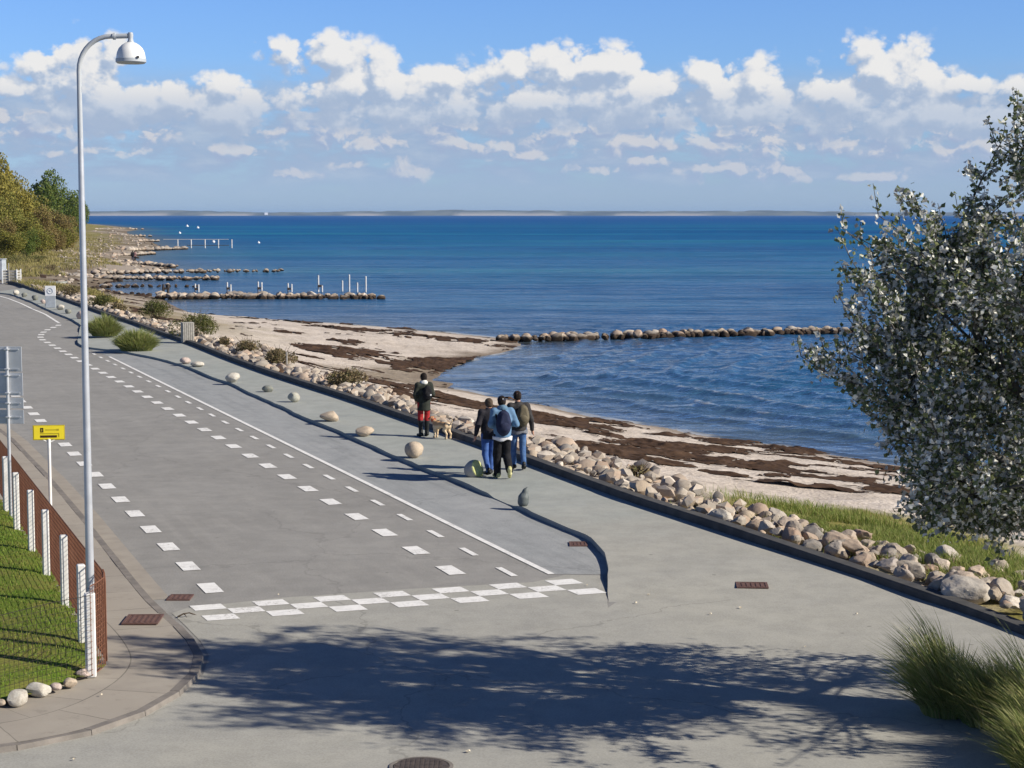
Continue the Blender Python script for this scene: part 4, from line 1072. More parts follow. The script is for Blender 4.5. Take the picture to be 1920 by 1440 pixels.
def yellow_sign():
    p = G(91, 962, .1); Y = p[1]; X = GY(91.5, 810, Y)[0]
    r = empty('route_sign', (X, Y, .1), math.radians(8), 'small yellow sign with a dark bar on a thin white post behind the fence', 'sign')
    zt, zb = GY(91, 797, Y)[2] - .1, GY(91, 825, Y)[2] - .1; w = 59 / ppm(Y)
    mb = MB(); mb.tube([(0, .0, -.3), (0, 0, zb + .02)], .030, 12); smooth_by_angle(mb.build('post', M['white_paint'], r))
    h = zt - zb; mb = MB(); mb.box((0, 0, (zt + zb) / 2), (w, .016, h), 0, .004); pn = mb.build('frame', M['olive_print'], r)
    mb = MB(); mb.box((0, -.010, (zt + zb) / 2), (w * .935, .004, h * .88), 0, .0015); f = mb.build('panel', M['yellow'], r)
    def Z(t): return zt - h * t
    def Xx(t): return -w / 2 + w * t
    mb = MB()   # ring symbol, bar
    for (a, b, c, d) in ((.24, .275, .18, .48), (.30, .335, .18, .48), (.24, .335, .18, .24), (.24, .335, .42, .48)): text_free_box(mb, Xx(a), Xx(b), Z(d), Z(c), -.0135)
    text_free_box(mb, Xx(.235), Xx(.755), Z(.83), Z(.68), -.0135); mb.build('symbol', M['brown_print'], f)
    mb = MB(); text_free_box(mb, Xx(.40), Xx(.80), Z(.34), Z(.28), -.0135); text_free_box(mb, Xx(.74), Xx(.82), Z(.37), Z(.25), -.0132); text_free_box(mb, Xx(.235), Xx(.83), Z(.585), Z(.53), -.0135); text_free_box(mb, Xx(.80), Xx(.83), Z(.80), Z(.585), -.0135)
    mb.build('lettering', M['olive_print'], f)
    mb = MB(); mb.tube([(-.10, 0, zb - .0), (-.03, 0, zb - .035), (.03, 0, zb - .035), (.10, 0, zb - .0)], .014, 8); mb.build('bracket', M['white_paint'], r)
yellow_sign()
def notice_board():
    p = G(95, 577, .1); Y = p[1]; s = 1 / ppm(Y)
    r = empty('notice_board', (p[0], Y, .1), math.radians(4), 'white square notice board with a ring symbol on a grey stand by the promenade', 'notice board')
    H = GY(95, 536, Y)[2] - .1; zm = GY(95, 555, Y)[2] - .1; w = 18.5 * s
    mb = MB(); mb.box((0, 0, zm * .5), (w, .08, zm - .004), 0, .01); mb.build('stand', M['board_grey'], r)
    mb = MB(); mb.box((0, 0, (zm + H) / 2 + .002), (w * 1.04, .09, H - zm), 0, .01); b = mb.build('panel', M['board_white'], r)
    mb = MB(); n = 24; R = w * .27; c = (zm + H) / 2; pts = [(R * math.cos(2 * math.pi * k / n), -.049, c + R * math.sin(2 * math.pi * k / n)) for k in range(n + 1)]
    mb.tube(pts, w * .035, 6, False); mb.tube([(-R * .4, -.049, c + R * .35), (R * .1, -.049, c - R * .1), (R * .4, -.049, c + .0)], w * .03, 6); mb.build('symbol', M['board_grey'], b)
notice_board()
def litter_bin():
    p = G(350, 644, .1); Y = p[1]; s = 1 / ppm(Y); w = 21 * s; h = GY(350, 605, Y)[2] - .1
    r = empty('litter_bin', (p[0], Y + w / 2, .1), math.radians(20), 'square grey litter bin clad in upright wooden slats beside the low wall', 'litter bin')
    mb = MB(); mb.box((0, 0, h * .48), (w * .86, w * .86, h * .96)); mb.build('liner', M['dark_metal'], r)
    mb = MB()
    for k in range(6):
        q = -w / 2 + w * (k + .5) / 6
        for sx in (-1, 1):
            mb.box((q, sx * w / 2, h * .5), (w / 6 * .8, .025, h * .94), 0, .004); mb.box((sx * w / 2, q, h * .5), (.025, w / 6 * .8, h * .94), 0, .004)
    mb.build('slats', M['wood_slat'], r)
    mb = MB(); mb.box((0, 0, h - .012), (w * 1.06, w * 1.06, .03), 0, .006); mb.build('lid', M['wood_slat'], r)
litter_bin()
def crate_and_cabinet():
    p = G(22, 530, .1); Y = p[1]; s = 1 / ppm(Y); w = 26 * s; h = 25 * s
    r = empty('slatted_crate', (p[0], Y, .05), 0, 'square pale slatted crate with a thin upright stake at the far end of the promenade', 'crate')
    mb = MB()
    for k in range(5):
        z = h * (k + .5) / 5
        mb.box((0, -w / 2, z), (w, .03, h / 5 * .72)); mb.box((0, w / 2, z), (w, .03, h / 5 * .72)); mb.box((-w / 2, 0, z), (.03, w - .04, h / 5 * .72)); mb.box((w / 2, 0, z), (.03, w - .04, h / 5 * .72))
    mb.build('slats', M['wood_slat'], r)
    mb = MB()
    for sx in (-1, 1):
        for sy in (-1, 1): mb.box((sx * (w / 2 + .02), sy * (w / 2 + .02), h / 2 + .03), (.09, .09, h + .06), 0, .01)
    mb.build('corner_posts', M['board_white'], r)
    mb = MB(); mb.tube([(-.05, -w / 2 - .05, 0), (-.05, -w / 2 - .05, 38 * s)], .04, 8); mb.build('stake', M['wood_slat'], r)
    p = G(-14, 528, .05); Y = p[1]; s = 1 / ppm(Y)
    r = empty('cabinet', (p[0], Y, .05), 0, 'blue-grey metal cabinet half cut off by the frame edge next to the slatted crate', 'cabinet')
    w, h = 46 * s, 40 * s
    mb = MB(); mb.box((0, 0, h / 2 + .1), (w, 1.2, h - .1), 0, .04); mb.build('body', M['board_grey'], r)
    mb = MB(); mb.box((0, 0, .06), (w * .95, 1.1, .14)); mb.build('base', M['kerbstone'], r)
    mb = MB(); mb.box((0, 0, h + .09), (w * 1.05, 1.3, .07), 0, .02); mb.build('roof', M['board_grey'], r)
    mb = MB(); mb.box((w * .05, -.61, h * .5), (.05, .03, .25), 0, .01); mb.build('handle', M['dark_metal'], r)
crate_and_cabinet()

# ------------------------------------------------------------------ fence
def fence():
    c0 = np.array(G(197, 1236, .1)[:2]); dirv = np.array(G(197, 1236, .1)[:2]) - np.array(G(60, 1020, .1)[:2]); dirv = -dirv / np.linalg.norm(dirv)
    r = empty('wire_fence', (c0[0], c0[1], .1), 0, 'white-posted garden fence of rust-brown wire mesh around the lawn', 'fence')
    def loc(p, z): return (p[0] - c0[0], p[1] - c0[1], z - .1)
    H = 1.12
    def mesh_run(name, line, mat, pitch, h=H, wr=.0032, rows=None):
        L = resample(line, pitch); mb = MB()
        for p_ in L: mb.tube([loc(p_, .12), loc(p_, .1 + h)], wr, 4, False)
        n = rows or int(h / pitch)
        for k in range(n + 1):
            z = .12 + (h - .02) * k / n; mb.tube([loc(p_, z) for p_ in L[::4]] + [loc(L[-1], z)], wr if 0 < k < n else wr * 1.8, 4, False)
        return mb.build(name, mat, r)
    far = c0 + dirv * 26
    mesh_run('wire_mesh', np.array([c0 + dirv * .15, far]), M['rust'], .065, H, .0048, 16)
    # rounded end panel and the run along the front of the lawn
    p7 = np.array(G(171, 1266, .1)[:2]); q = [c0 + dirv * .15, c0, c0 + (p7 - c0) * .5 + np.array([.10, -.02]), p7 + np.array([.03, -.09])]
    mesh_run('wire_mesh', smooth_line(np.array(q), .06, 3), M['rust'], .065, H, .0045, 16)
    fr = [p7 + np.array([.03, -.09])] + [np.array(G(px, py, .1)[:2]) for px, py in ((100, 1286), (40, 1304), (-40, 1328), (-260, 1395))]
    mesh_run('wire_mesh', np.array(fr), M['wire'], .072, H * .9, .0022, 14)
    for (bx, by) in ((-62, 808), (-25, 880), (-4, 920), (15, 958), (35, 995), (63, 1035), (91, 1080), (126, 1138), (159, 1205)):
        p = np.array(G(bx, by, .13)[:2]); nrm = np.array([-.93, -.36]) * .03
        mb = MB(); mb.box(loc(p + nrm, .62), (.105, .105, 1.10), .36, .012); mb.build('post', M['white_paint'], r)
    mb = MB(); mb.box(loc(p7, .60), (.13, .13, 1.04), .2, .014); mb.build('post', M['white_paint'], r)
    e = c0 + np.array([.02, 0]); mb = MB(); mb.tube([loc(e, -.1), loc(e, .1 + H - .12), loc(e + dirv * .05, .1 + H - .03), loc(e + dirv * .16, .1 + H), ], .011, 8); mb.build('end_rod', M['rust'], r)
    mb = MB(); mb.tube([loc(c0 + dirv * .16, .1 + H), loc(far, .1 + H)], .009, 6); mb.build('top_rail', M['rust'], r)
fence()
for i, (px, py, w, m_, lab) in enumerate([(155, 1268, 27, m_pink, 'rounded pinkish stone under the fence beside the corner post'), (130, 1286, 30, m_tan, 'tan rounded stone at the lawn edge, second from the corner post'), (103, 1293, 28, m_pink, 'low pale stone at the foot of the wire fence'),
        (72, 1302, 46, m_pale, 'long pale stone at the foot of the wire fence'), (32, 1318, 50, m_pale, 'large whitish flat stone at the foot of the wire fence near the frame edge'), (0, 1322, 22, m_tan, 'pinkish stone cut off by the frame edge under the fence')]):
    p = G(px, py, .12); me = rock_mesh('edging_stone', 340 + i, .6, 6, 3, .1, m_, .3); s = w / ppm(p[1]) / 2 * 1.05
    tag(link('edging_stone', me), lab, 'stone', 'stones edging the lawn'); o = COL.objects[-1]; o.location = (p[0], p[1] + s * .3, .13 + s * .25); o.scale = (s, s * .8, s); o.rotation_euler = (0, 0, i * 1.1)

# ------------------------------------------------------------------ covers and odds and ends on the ground
def cover(px, py, wpx, dpx, label, name='drain_cover', z=.012, rz=None, rnd=False):
    p = G(px, py, z); w = wpx / ppm(p[1]); a, b = G(px, py - dpx / 2, z)[1], G(px, py + dpx / 2, z)[1]; d = abs(a - b)
    r = empty(name, (p[0], p[1], z), math.radians(20) if rz is None else rz, label, 'drain cover', 'iron covers in the paving')
    if rnd:
        mb = MB(); mb.lathe([(w / 2, -.02), (w / 2, .004), (w / 2 - .04, .006)], (0, 0, 0), 32); mb.build('frame', M['kerbstone'], r)
        mb = MB(); mb.lathe([(w / 2 - .045, -.004), (w / 2 - .05, .006), (.0, .007)], (0, 0, 0), 32)
        for i in range(-5, 6):
            for j in range(-5, 6):
                if math.hypot(i, j) * .05 < w / 2 - .08: mb.box((i * .05, j * .05, .009), (.028, .028, .006))
        mb.build('lid', material('cast_iron', (.075, .062, .058), .75, .3, (.11, .09, .08), 9, .5, 30), r)
        return
    mb = MB()
    for sx, sy, ww, dd in ((0, 1, w, .04), (0, -1, w, .04), (1, 0, .04, d - .08), (-1, 0, .04, d - .08)): mb.box((sx * (w / 2 - .02), sy * (d / 2 - .02), 0), (ww, dd, .02))
    mb.build('frame', M['iron'], r)
    mb = MB(); mb.box((0, 0, -.003), (w - .09, d - .09, .012))
    k = max(3, int((w - .1) / .07))
    for i in range(k): mb.box((-w / 2 + .06 + (w - .12) * (i + .5) / k, 0, .006), (.03, d - .13, .008))
    mb.build('grate', M['iron'], r)
cover(338, 1120, 44, 10, 'rusty road gully grate beside the kerb near the chequered marking', rz=math.radians(0))
cover(1084, 1020, 34, 8, 'faded red-brown grate in the parking strip by the curved kerb', rz=math.radians(0))
cover(1410, 1097, 60, 10, 'reddish iron cover alone in the open junction paving', z=.047, rz=math.radians(-4))
cover(268, 1161, 68, 17, 'red-brown rectangular cover plate in the slab pavement', 'cover_plate', .090, rz=math.radians(2))
cover(790, 1437, 124, 30, 'round cast iron manhole cover cut off by the bottom edge', 'manhole_cover', .012, 0, True)
LEAF = material('dry_leaf', (.72, .66, .52), .8, .2, (.55, .45, .30), 8)
for i, (px, py, s) in enumerate([(1216, 1116, 9), (1192, 1131, 8), (1388, 1140, 9), (1332, 1152, 7), (1587, 1236, 9), (1510, 1214, 6), (1606, 1152, 6), (702, 835, 5), (878, 1410, 16), (190, 1304, 7), (139, 1425, 7), (1706, 1180, 6), (522, 1116, 5), (1101, 1098, 6), (755, 862, 5)]):
    p = G(px, py, .012 if not (px < 300 and py < 1340) else .085); w = s / ppm(p[1]) * (.75 + .1 * (i % 4)); a = i * 1.3
    z0 = .10 if (460 < px < 900 and py < 900) else 0
    mb = MB(); k = 6; ring = [(w / 2 * math.cos(a + 2 * math.pi * j / k) * (1 if j % 2 else .75), w / 2 * math.sin(a + 2 * math.pi * j / k) * (.7 if j % 3 else 1), .012 * (j % 2)) for j in range(k)]
    mb.add(ring + [(0, 0, .02)], [(j, (j + 1) % k, k) for j in range(k)])
    tag(mb.build('fallen_leaf', LEAF, None, False, (p[0], p[1], p[2] + .006)), 'small pale dry leaf lying on the paving', 'leaf', 'fallen leaves on the paving')
def twig():
    p = G(352, 1156, .012); mb = MB(); mb.tube([(-.13, -.06, .01), (-.06, .0, .04), (.02, .02, .05), (.10, .05, .02)], [.012, .010, .008, .004], 6); mb.tube([(-.06, 0, .04), (-.02, -.05, .03), (.0, -.10, .01)], [.008, .006, .003], 6); mb.tube([(.02, .02, .05), (.06, -.02, .04), (.13, -.03, .03)], [.007, .005, .003], 6)
    tag(mb.build('twig', M['bark_brown'], None, True, p), 'dark forked twig lying in the gutter by the chequered marking', 'twig')
twig()

# ------------------------------------------------------------------ vegetation
def rand_dirs(n, rng=RNG):
    v = rng.normal(size=(n, 3)); return v / np.linalg.norm(v, axis=1)[:, None]
def leaf_cards(C, size, aspect=.6, up=None, rng=RNG, fold=.25, along=None):
    """pointed leaves of 4 vertices folded along the midrib; C centres, size (n,)"""
    n = len(C); d = rand_dirs(n, rng) if along is None else along; 
    if up is not None: d = d + np.array(up); d /= np.linalg.norm(d, axis=1)[:, None]
    s = np.cross(d, rand_dirs(n, rng)); s /= np.linalg.norm(s, axis=1)[:, None] + 1e-9; nn = np.cross(d, s)
    L = size[:, None]; W = L * aspect / 2
    V = np.stack([C - d * L / 2, C + s * W + nn * L * fold * .3 - d * L * .08, C + d * L / 2, C - s * W + nn * L * fold * .3 - d * L * .08], 1).reshape(-1, 3)
    b = np.arange(n)[:, None] * 4
    return V, np.concatenate([b + np.array([[0, 1, 2]]), b + np.array([[0, 2, 3]])]).astype(int)

# ---- silver poplar at the edge of the junction
def poplar():
    BX, BY = 7.25, 19.9
    r = empty('poplar_tree', (BX, BY, 0), 0, 'silver-leaved poplar whose crown fills the edge of the view and shades the junction', 'tree')
    O = np.array([BX, BY, 0.0]); rng = np.random.default_rng(5)
    bar = MB()
    def limb(pts, r0, r1, n=8):
        P = [Vector(p) - Vector(O) for p in pts]; k = len(P); bar.tube(P, [r0 + (r1 - r0) * i / (k - 1) for i in range(k)], n)
    def curve(a, b, sag=.25, k=6, w=.12):
        a = np.array(a); b = np.array(b); L = np.linalg.norm(b - a); pts = []
        off = rng.normal(size=3) * w * L
        for i in range(k + 1):
            t = i / k; p = a + (b - a) * t + np.array([0, 0, sag * L * t * (1 - t)]) + off * t * (1 - t); pts.append(p)
        return pts
    trunk = [(BX, BY, -.3), (BX + .02, BY, .6), (BX - .10, BY + .05, 1.5), (BX - .15, BY + .05, 2.3)]
    tb = MB(); tb.tube([Vector(p) - Vector(O) for p in trunk], [.30, .25, .22, .19], 14); tk = tb.build('trunk', M['bark'], r, True)
    fork = np.array(trunk[-1])
    mains = [(9.6, 18.6, 3.0), (10.0, 20.0, 3.8), (4.6, 19.6, 3.4), (5.0, 20.8, 5.2), (5.6, 18.6, 4.6), (6.2, 20.6, 5.9), (7.2, 19.6, 6.6), (8.4, 20.8, 5.8), (9.2, 19.2, 5.4), (8.6, 18.4, 4.0), (4.9, 18.9, 2.8), (6.0, 21.6, 3.6), (5.2, 20.0, 4.2), (4.7, 21.2, 4.0)]
    mp = []
    for m_ in mains:
        c = curve(fork + rng.normal(size=3) * .05, m_, .18); limb(c, .085, .03); mp.append(c)
    # targets for twigs: the outline that shows, then the body
    tips = []; rich = []
    def T(px, py, y): tips.append(GY(px, py, y))
    for (px, py, y) in [(1902, 205, 20.5), (1880, 262, 20.3), (1868, 272, 20.6), (1908, 320, 20.2), (1855, 398, 20.4), (1893, 372, 20.0), (1912, 430, 19.7), (1905, 265, 20.2), (1915, 230, 20.4),
                        (1580, 428, 19.8), (1647, 404, 19.6), (1722, 386, 19.9), (1752, 428, 19.6), (1798, 405, 20.1), (1830, 440, 19.9), (1612, 448, 20.2), (1690, 440, 20.2), (1775, 445, 20.3), (1845, 462, 20),
                        (1595, 486, 19.6), (1590, 530, 19.7), (1575, 560, 19.4), (1592, 600, 19.6), (1610, 640, 19.5), (1640, 520, 19.3), (1620, 570, 20), (1660, 470, 19.8),
                        (1502, 668, 19.2), (1545, 655, 19.3), (1530, 690, 19.1), (1570, 700, 19.2), (1600, 740, 19.4), (1620, 690, 19.3), (1590, 660, 19.6), (1650, 730, 19.2),
                        (1650, 765, 19.3), (1700, 790, 19.6), (1665, 850, 19.2), (1690, 890, 19.3), (1700, 945, 19.0), (1718, 985, 19.2), (1760, 1000, 18.9), (1800, 1008, 19.2), (1850, 990, 19.1), (1900, 1005, 19.0), (1740, 930, 19.4), (1780, 880, 19.2), (1830, 940, 19.4), (1880, 900, 19.2), (1760, 960, 18.8), (1720, 870, 19.0), (1910, 940, 19.3)]: T(px, py, y)
    n0 = len(tips)
    for _ in range(760):       # the body of the crown, seen and unseen
        x = rng.uniform(3.9, 11.2); y = rng.uniform(16.6, 22.4); z = rng.uniform(1.9, 9.0)
        top = 4.7 + (x - 3.9) * .62 if x < 7.4 else 6.9 - (x - 7.4) * .75
        lo = 3.6 - min(1.5, (x - 3.6) * .9) if x < 6.6 else 1.9
        # outline towards the sky seen from the road
        px = CX + x / y * F_PX; py = HOR + (CAM_H - z) / y * F_PX
        lim = np.interp(px, [1500, 1560, 1620, 1700, 1800, 1860, 1900, 1940, 2100], [640, 480, 440, 430, 440, 400, 230, 130, -300])
        low = np.interp(px, [1480, 1560, 1640, 1700, 1760, 1950], [690, 700, 780, 940, 1000, 1020])
        if z > top or z < lo or py < lim + 30 or py > low - 5 or ((y - 19.4) / 2.9) ** 2 + ((x - 7.4) / 3.8) ** 2 > 1.05: continue
        if y < 17.9 and x / y < .297: continue
        if x > 6.7 and rng.random() < .30: continue
        if 1640 < px < 1760 and 790 < py < 850 and rng.random() < .7: continue
        if px < 1810 and py < 560 and rng.random() < .5: continue
        tips.append((x, y, z))
    k_ = 0
    while k_ < 80:            # the thick lower part of the crown
        px, py, y = rng.uniform(1640, 1990), rng.uniform(470, 985), rng.uniform(18.6, 21.4)
        if px < 1640 + (py - 470) * .16 or (1650 < px < 1750 and 800 < py < 850): continue
        T(px, py, y); k_ += 1
    C = []; S = []; Dv = []
    allm = np.concatenate([np.array(c[2:]) for c in mp])
    for i, tp in enumerate(tips):
        tp = np.array(tp); 
        cand = allm[np.argsort(np.linalg.norm(allm - tp, axis=1) + np.maximum(0, allm[:, 2] - tp[2] - .1) * .8)[:3]]; a = cand[rng.integers(0, 3)]
        c = np.array(curve(a, tp, .10 if i % 3 else -.05, 6, .16)); L = np.linalg.norm(tp - a)
        bar.tube([Vector(p) - Vector(O) for p in c], [.020 - .015 * k / 6 for k in range(7)], 5)
        def leaves(P0, P1, n, spread):
            for _ in range(n):
                t = rng.random() ** .7; p = P0 + (P1 - P0) * t; C.append(p + rng.normal(size=3) * spread); S.append(rng.uniform(.046, .082)); Dv.append((P1 - P0) / (np.linalg.norm(P1 - P0) + 1e-6))
        for k in range(2, 6): leaves(c[k], c[k + 1], 15 if i < n0 else (14 if tp[0] < 6.4 else 8), .06)
        if i < n0 and tp[2] > 4.0:
            e = np.array([rng.uniform(-.45, .15), 0, 1.0]); e /= np.linalg.norm(e); p1 = tp + e * rng.uniform(.18, .40); bar.tube([Vector(c[-1]) - Vector(O), Vector(p1) - Vector(O)], [.006, .003], 4); leaves(c[-1], p1, 14, .03)
        for _ in range(5 if i < n0 else 7):      # side shoots
            k = rng.integers(2, 6); p0 = c[k]; dd = (c[k + 1] - c[k]); dd /= np.linalg.norm(dd); e = dd * .6 + rng.normal(size=3) * .5 + np.array([-.1, 0, .15]); e /= np.linalg.norm(e)
            ln = rng.uniform(.25, .55) * (.75 if i < n0 else 1.0); p1 = p0 + e * ln
            bar.tube([Vector(p0) - Vector(O), Vector((p0 + p1) / 2 + rng.normal(size=3) * .02) - Vector(O), Vector(p1) - Vector(O)], [.007, .005, .003], 4)
            leaves(p0, p1, 30 if i < n0 else (24 if tp[0] < 6.4 else 12), .05)
    bar.build('limbs', M['bark'], tk, True)
    C = np.array(C) - O; Dv = np.array(Dv); al = Dv * .5 + rand_dirs(len(C), rng) * .9 + np.array([-.15, 0, -.15]); al /= np.linalg.norm(al, axis=1)[:, None]
    V, Fc = leaf_cards(C, np.array(S), .82, rng=rng, along=al, fold=.5)
    mobj('crown', V, Fc, leaf_mat('poplar_leaf', (.085, .115, .055), (.12, .155, .072), (.24, .26, .11), back=(.95, .95, .88), rough=.34, trans=.34), r)
poplar()

# ---- bushes and far trees
def crown_cloud(n, rx, ry, rz, rng, lobes=9, cz=0.0, hollow=.55, full=False):
    """points of a crown made of uneven lobes"""
    L = []
    for _ in range(lobes):
        d = rng.normal(size=3); d /= np.linalg.norm(d); d[2] = abs(d[2]) * .9 - .25 if not full else d[2]; k = rng.uniform(.35, .75); L.append((d * k, rng.uniform(.28, .50)))
    L.append((np.zeros(3), .55)); out = []
    w = np.array([l[1] ** 2 for l in L]); w /= w.sum()
    for i, q in enumerate(rng.multinomial(n, w)):
        d = rng.normal(size=(q, 3)); d /= np.linalg.norm(d, axis=1)[:, None]; rr = L[i][1] * (hollow + (1.02 - hollow) * rng.random(q) ** .6) * (1 + .25 * (rng.random(q) > .9) * rng.random(q)); out.append(L[i][0] + d * rr[:, None])
    P = np.concatenate(out); return P * np.array([rx, ry, rz]) + np.array([0, 0, cz])
def tree_proto(seed, h, w, mat, n=2600, leaf=.42, trunk_h=.08, lobes=20):
    rng = np.random.default_rng(seed); t = {}
    P = crown_cloud(n, w / 2 * 1.15, w / 2 * 1.15, h * (1 - trunk_h * .5) / 2 * 1.15, rng, lobes, h * (.5 + trunk_h * .25), full=True); P = P[(P[:, 2] > h * .06)]
    V, Fc = leaf_cards(P, rng.uniform(.6, 1.35, len(P)) * leaf, .8, rng=rng, up=(0, 0, .2)); t['crown'] = mesh_data('crown', V, Fc, mat)
    mb = MB(); mb.tube([(0, 0, -.5), (.02 * w, 0, h * .2), (0, .02 * w, h * .45), (.03 * w, 0, h * .75)], [w * .035, w * .028, w * .02, w * .008], 8)
    for k in range(7):
        a = rng.uniform(0, 6.28); z = h * rng.uniform(.22, .6); e = w * rng.uniform(.2, .4); mb.tube([(0, 0, z), (math.cos(a) * e * .5, math.sin(a) * e * .5, z + e * .35), (math.cos(a) * e, math.sin(a) * e, z + e * .8)], [w * .015, w * .01, w * .004], 5)
    t['trunk'] = mesh_data('trunk', mb.v, mb.f, M['bark_brown'], True); return t
def place_tree(name, proto, loc, s, rz, label, cat, group):
    r = empty(name, loc, rz, label, cat, group); r.scale = s if isinstance(s, tuple) else (s, s, s)
    for k in ('trunk', 'crown'): link(k, proto[k], r)
    return r
LM = {'olive': leaf_mat('olive_leaf', (.15, .165, .030), (.22, .215, .040), (.30, .25, .06), rough=.7, trans=.3), 'green': leaf_mat('green_leaf', (.075, .125, .022), (.12, .17, .03), (.17, .19, .04), rough=.7, trans=.3),
      'brown': leaf_mat('russet_leaf', (.20, .14, .05), (.26, .19, .07), (.20, .19, .05), rough=.7, trans=.3), 'yellow': leaf_mat('yellowing_leaf', (.27, .235, .045), (.34, .285, .06), (.20, .20, .04), rough=.7, trans=.3),
      'dry': leaf_mat('dry_leaf_bush', (.25, .185, .10), (.19, .15, .08), (.11, .11, .035), rough=.8, trans=.2), 'bush': leaf_mat('bush_leaf', (.065, .085, .02), (.11, .125, .03), (.17, .15, .05), rough=.7, trans=.3)}
TP = {k: [tree_proto(500 + 10 * i + j, 10, 7.5, LM[k], 6500, .34) for j in range(2)] for i, k in enumerate(('olive', 'green', 'brown', 'yellow'))}
def ground_at(x, y): return float(terrain(np.array([[x, y]], float))[0][0])
def tree_px(px, top, base, Y, kind, wpx, label, j=0):
    x = (px - CX) / F_PX * Y; z0 = ground_at(x, Y); zt = GY(px, top, Y)[2]; h = zt - z0; w = wpx / ppm(Y)
    place_tree('broadleaf_tree', TP[kind][j], (x, Y, z0), (w / 7.5, w / 7.5, h / 10), px * .7, label, 'tree', 'trees on the bank above the far shore')
for a in [(150, 372, 450, 520, 'green', 40, 'dark small tree just past the street lamp, farthest of the row', 0), (128, 345, 455, 450, 'green', 60, 'green rounded tree crown behind the street lamp', 1), (98, 322, 460, 400, 'green', 76, 'tall green dome-shaped tree standing out against the sky', 0),
          (112, 395, 462, 360, 'brown', 66, 'russet tree in front of the green dome-shaped tree', 0), (70, 352, 465, 345, 'olive', 64, 'olive tree in the dip between the tall trees', 1), (84, 388, 468, 318, 'brown', 60, 'reddish brown low tree below the green dome', 1),
          (40, 318, 468, 330, 'yellow', 64, 'yellowing tree with a ragged top beside the tallest one', 0), (-2, 282, 470, 320, 'yellow', 78, 'tallest golden tree, cut off by the frame edge', 1), (18, 352, 472, 295, 'olive', 70, 'broad olive tree in front of the tallest golden one', 0),
          (54, 392, 474, 285, 'olive', 66, 'light green leafy tree at the front of the wood', 0), (-30, 340, 475, 280, 'olive', 90, 'olive tree mostly beyond the frame edge', 1), (10, 410, 478, 262, 'brown', 50, 'low russet shrub-like tree at the foot of the wood', 0), (128, 412, 455, 350, 'brown', 46, 'small brown tree beside the lamp post above the beach', 1),
          (118, 418, 462, 330, 'olive', 60, 'low olive shrub filling the gap under the russet trees', 0), (80, 425, 470, 275, 'olive', 56, 'spreading olive shrub at the front edge of the wood', 1), (20, 425, 478, 256, 'olive', 60, 'olive shrub at the front of the wood near the frame edge', 0), (108, 430, 462, 320, 'brown', 44, 'small russet shrub at the foot of the green dome', 1),
          (52, 428, 470, 262, 'green', 44, 'dark green round bush at the foot of the wood', 1), (-70, 300, 475, 300, 'yellow', 100, 'golden tree beyond the frame edge', 0)]: tree_px(*a)
def bush(px, base, wpx, hpx, kind, label, n=900, leaf=.075, Y=None, seed=0, name='bush', z=None):
    zt = -.1 if z is None else z
    for _ in range(4):
        p = G(px, base, zt); zt = ground_at(p[0], p[1]) if z is None else z
    s = 1 / ppm(p[1]); w = wpx * s; h = hpx * s; rng = np.random.default_rng(700 + seed)
    P = crown_cloud(n, w / 2 * 1.1, w / 2, h * .55, rng, 10, h * .48); P[:, 2] = np.abs(P[:, 2])
    V, Fc = leaf_cards(P, rng.uniform(.6, 1.4, len(P)) * leaf, .5, rng=rng, up=(0, 0, .5))
    r = empty(name, (p[0], p[1], p[2]), 0, label, 'bush', 'bushes along the sea side of the low wall')
    mobj('foliage', V, Fc, LM[kind], r)
    mb = MB()
    for k in range(16):
        a = rng.uniform(0, 6.28); e = rng.uniform(.15, .5) * w; hh = h * rng.uniform(.6, 1.05); mb.tube([(0, 0, -.1), (math.cos(a) * e * .4, math.sin(a) * e * .4, hh * .5), (math.cos(a) * e, math.sin(a) * e, hh)], [.018, .012, .005], 5)
    mb.build('stems', M['bark_brown'], r)
for i, a in enumerate([(291, 606, 66, 50, 'bush', 'large olive-green bush behind the slatted litter bin'), (366, 640, 78, 62, 'bush', 'large fresh green bush right behind the slatted litter bin'), (466, 670, 52, 40, 'dry', 'small dry straw-coloured bush on the rock bank'),
        (524, 692, 72, 46, 'dry', 'wider brownish bush with a short stake on the rock bank'), (650, 732, 70, 46, 'dry', 'low dry bush with green at its foot, nearest the walkers'), (190, 580, 46, 32, 'bush', 'green-brown bush behind the street lamp'), (132, 560, 56, 30, 'dry', 'brown reed-like bush behind the notice board'),
        (222, 590, 40, 26, 'dry', 'brown scrub between the lamp and the first green bush'), (25, 497, 70, 24, 'bush', 'green scrub above the slatted crate'), (96, 508, 34, 14, 'dry', 'dark brown clump in the dune grass'), (70, 490, 60, 14, 'bush', 'low green scrub on the grassy bank'), (420, 655, 30, 26, 'dry', 'thin dry stalks beside the green bush'),
        (1195, 898, 60, 30, 'dry', 'bare dry twiggy shrub among the brown rocks')]):
    bush(*a, seed=i, n=[2600, 2800, 1100, 1600, 1600, 900, 800, 600, 900, 350, 700, 260, 160][i], leaf=.085 if i < 5 else .12)
mb = MB(); p = G(538, 692, .1); mb.box((p[0], p[1], .35), (.06, .06, .75), 0, .008); tag(mb.build('stake', M['wood_slat']), 'short pale wooden stake in front of the brownish bush', 'stake')

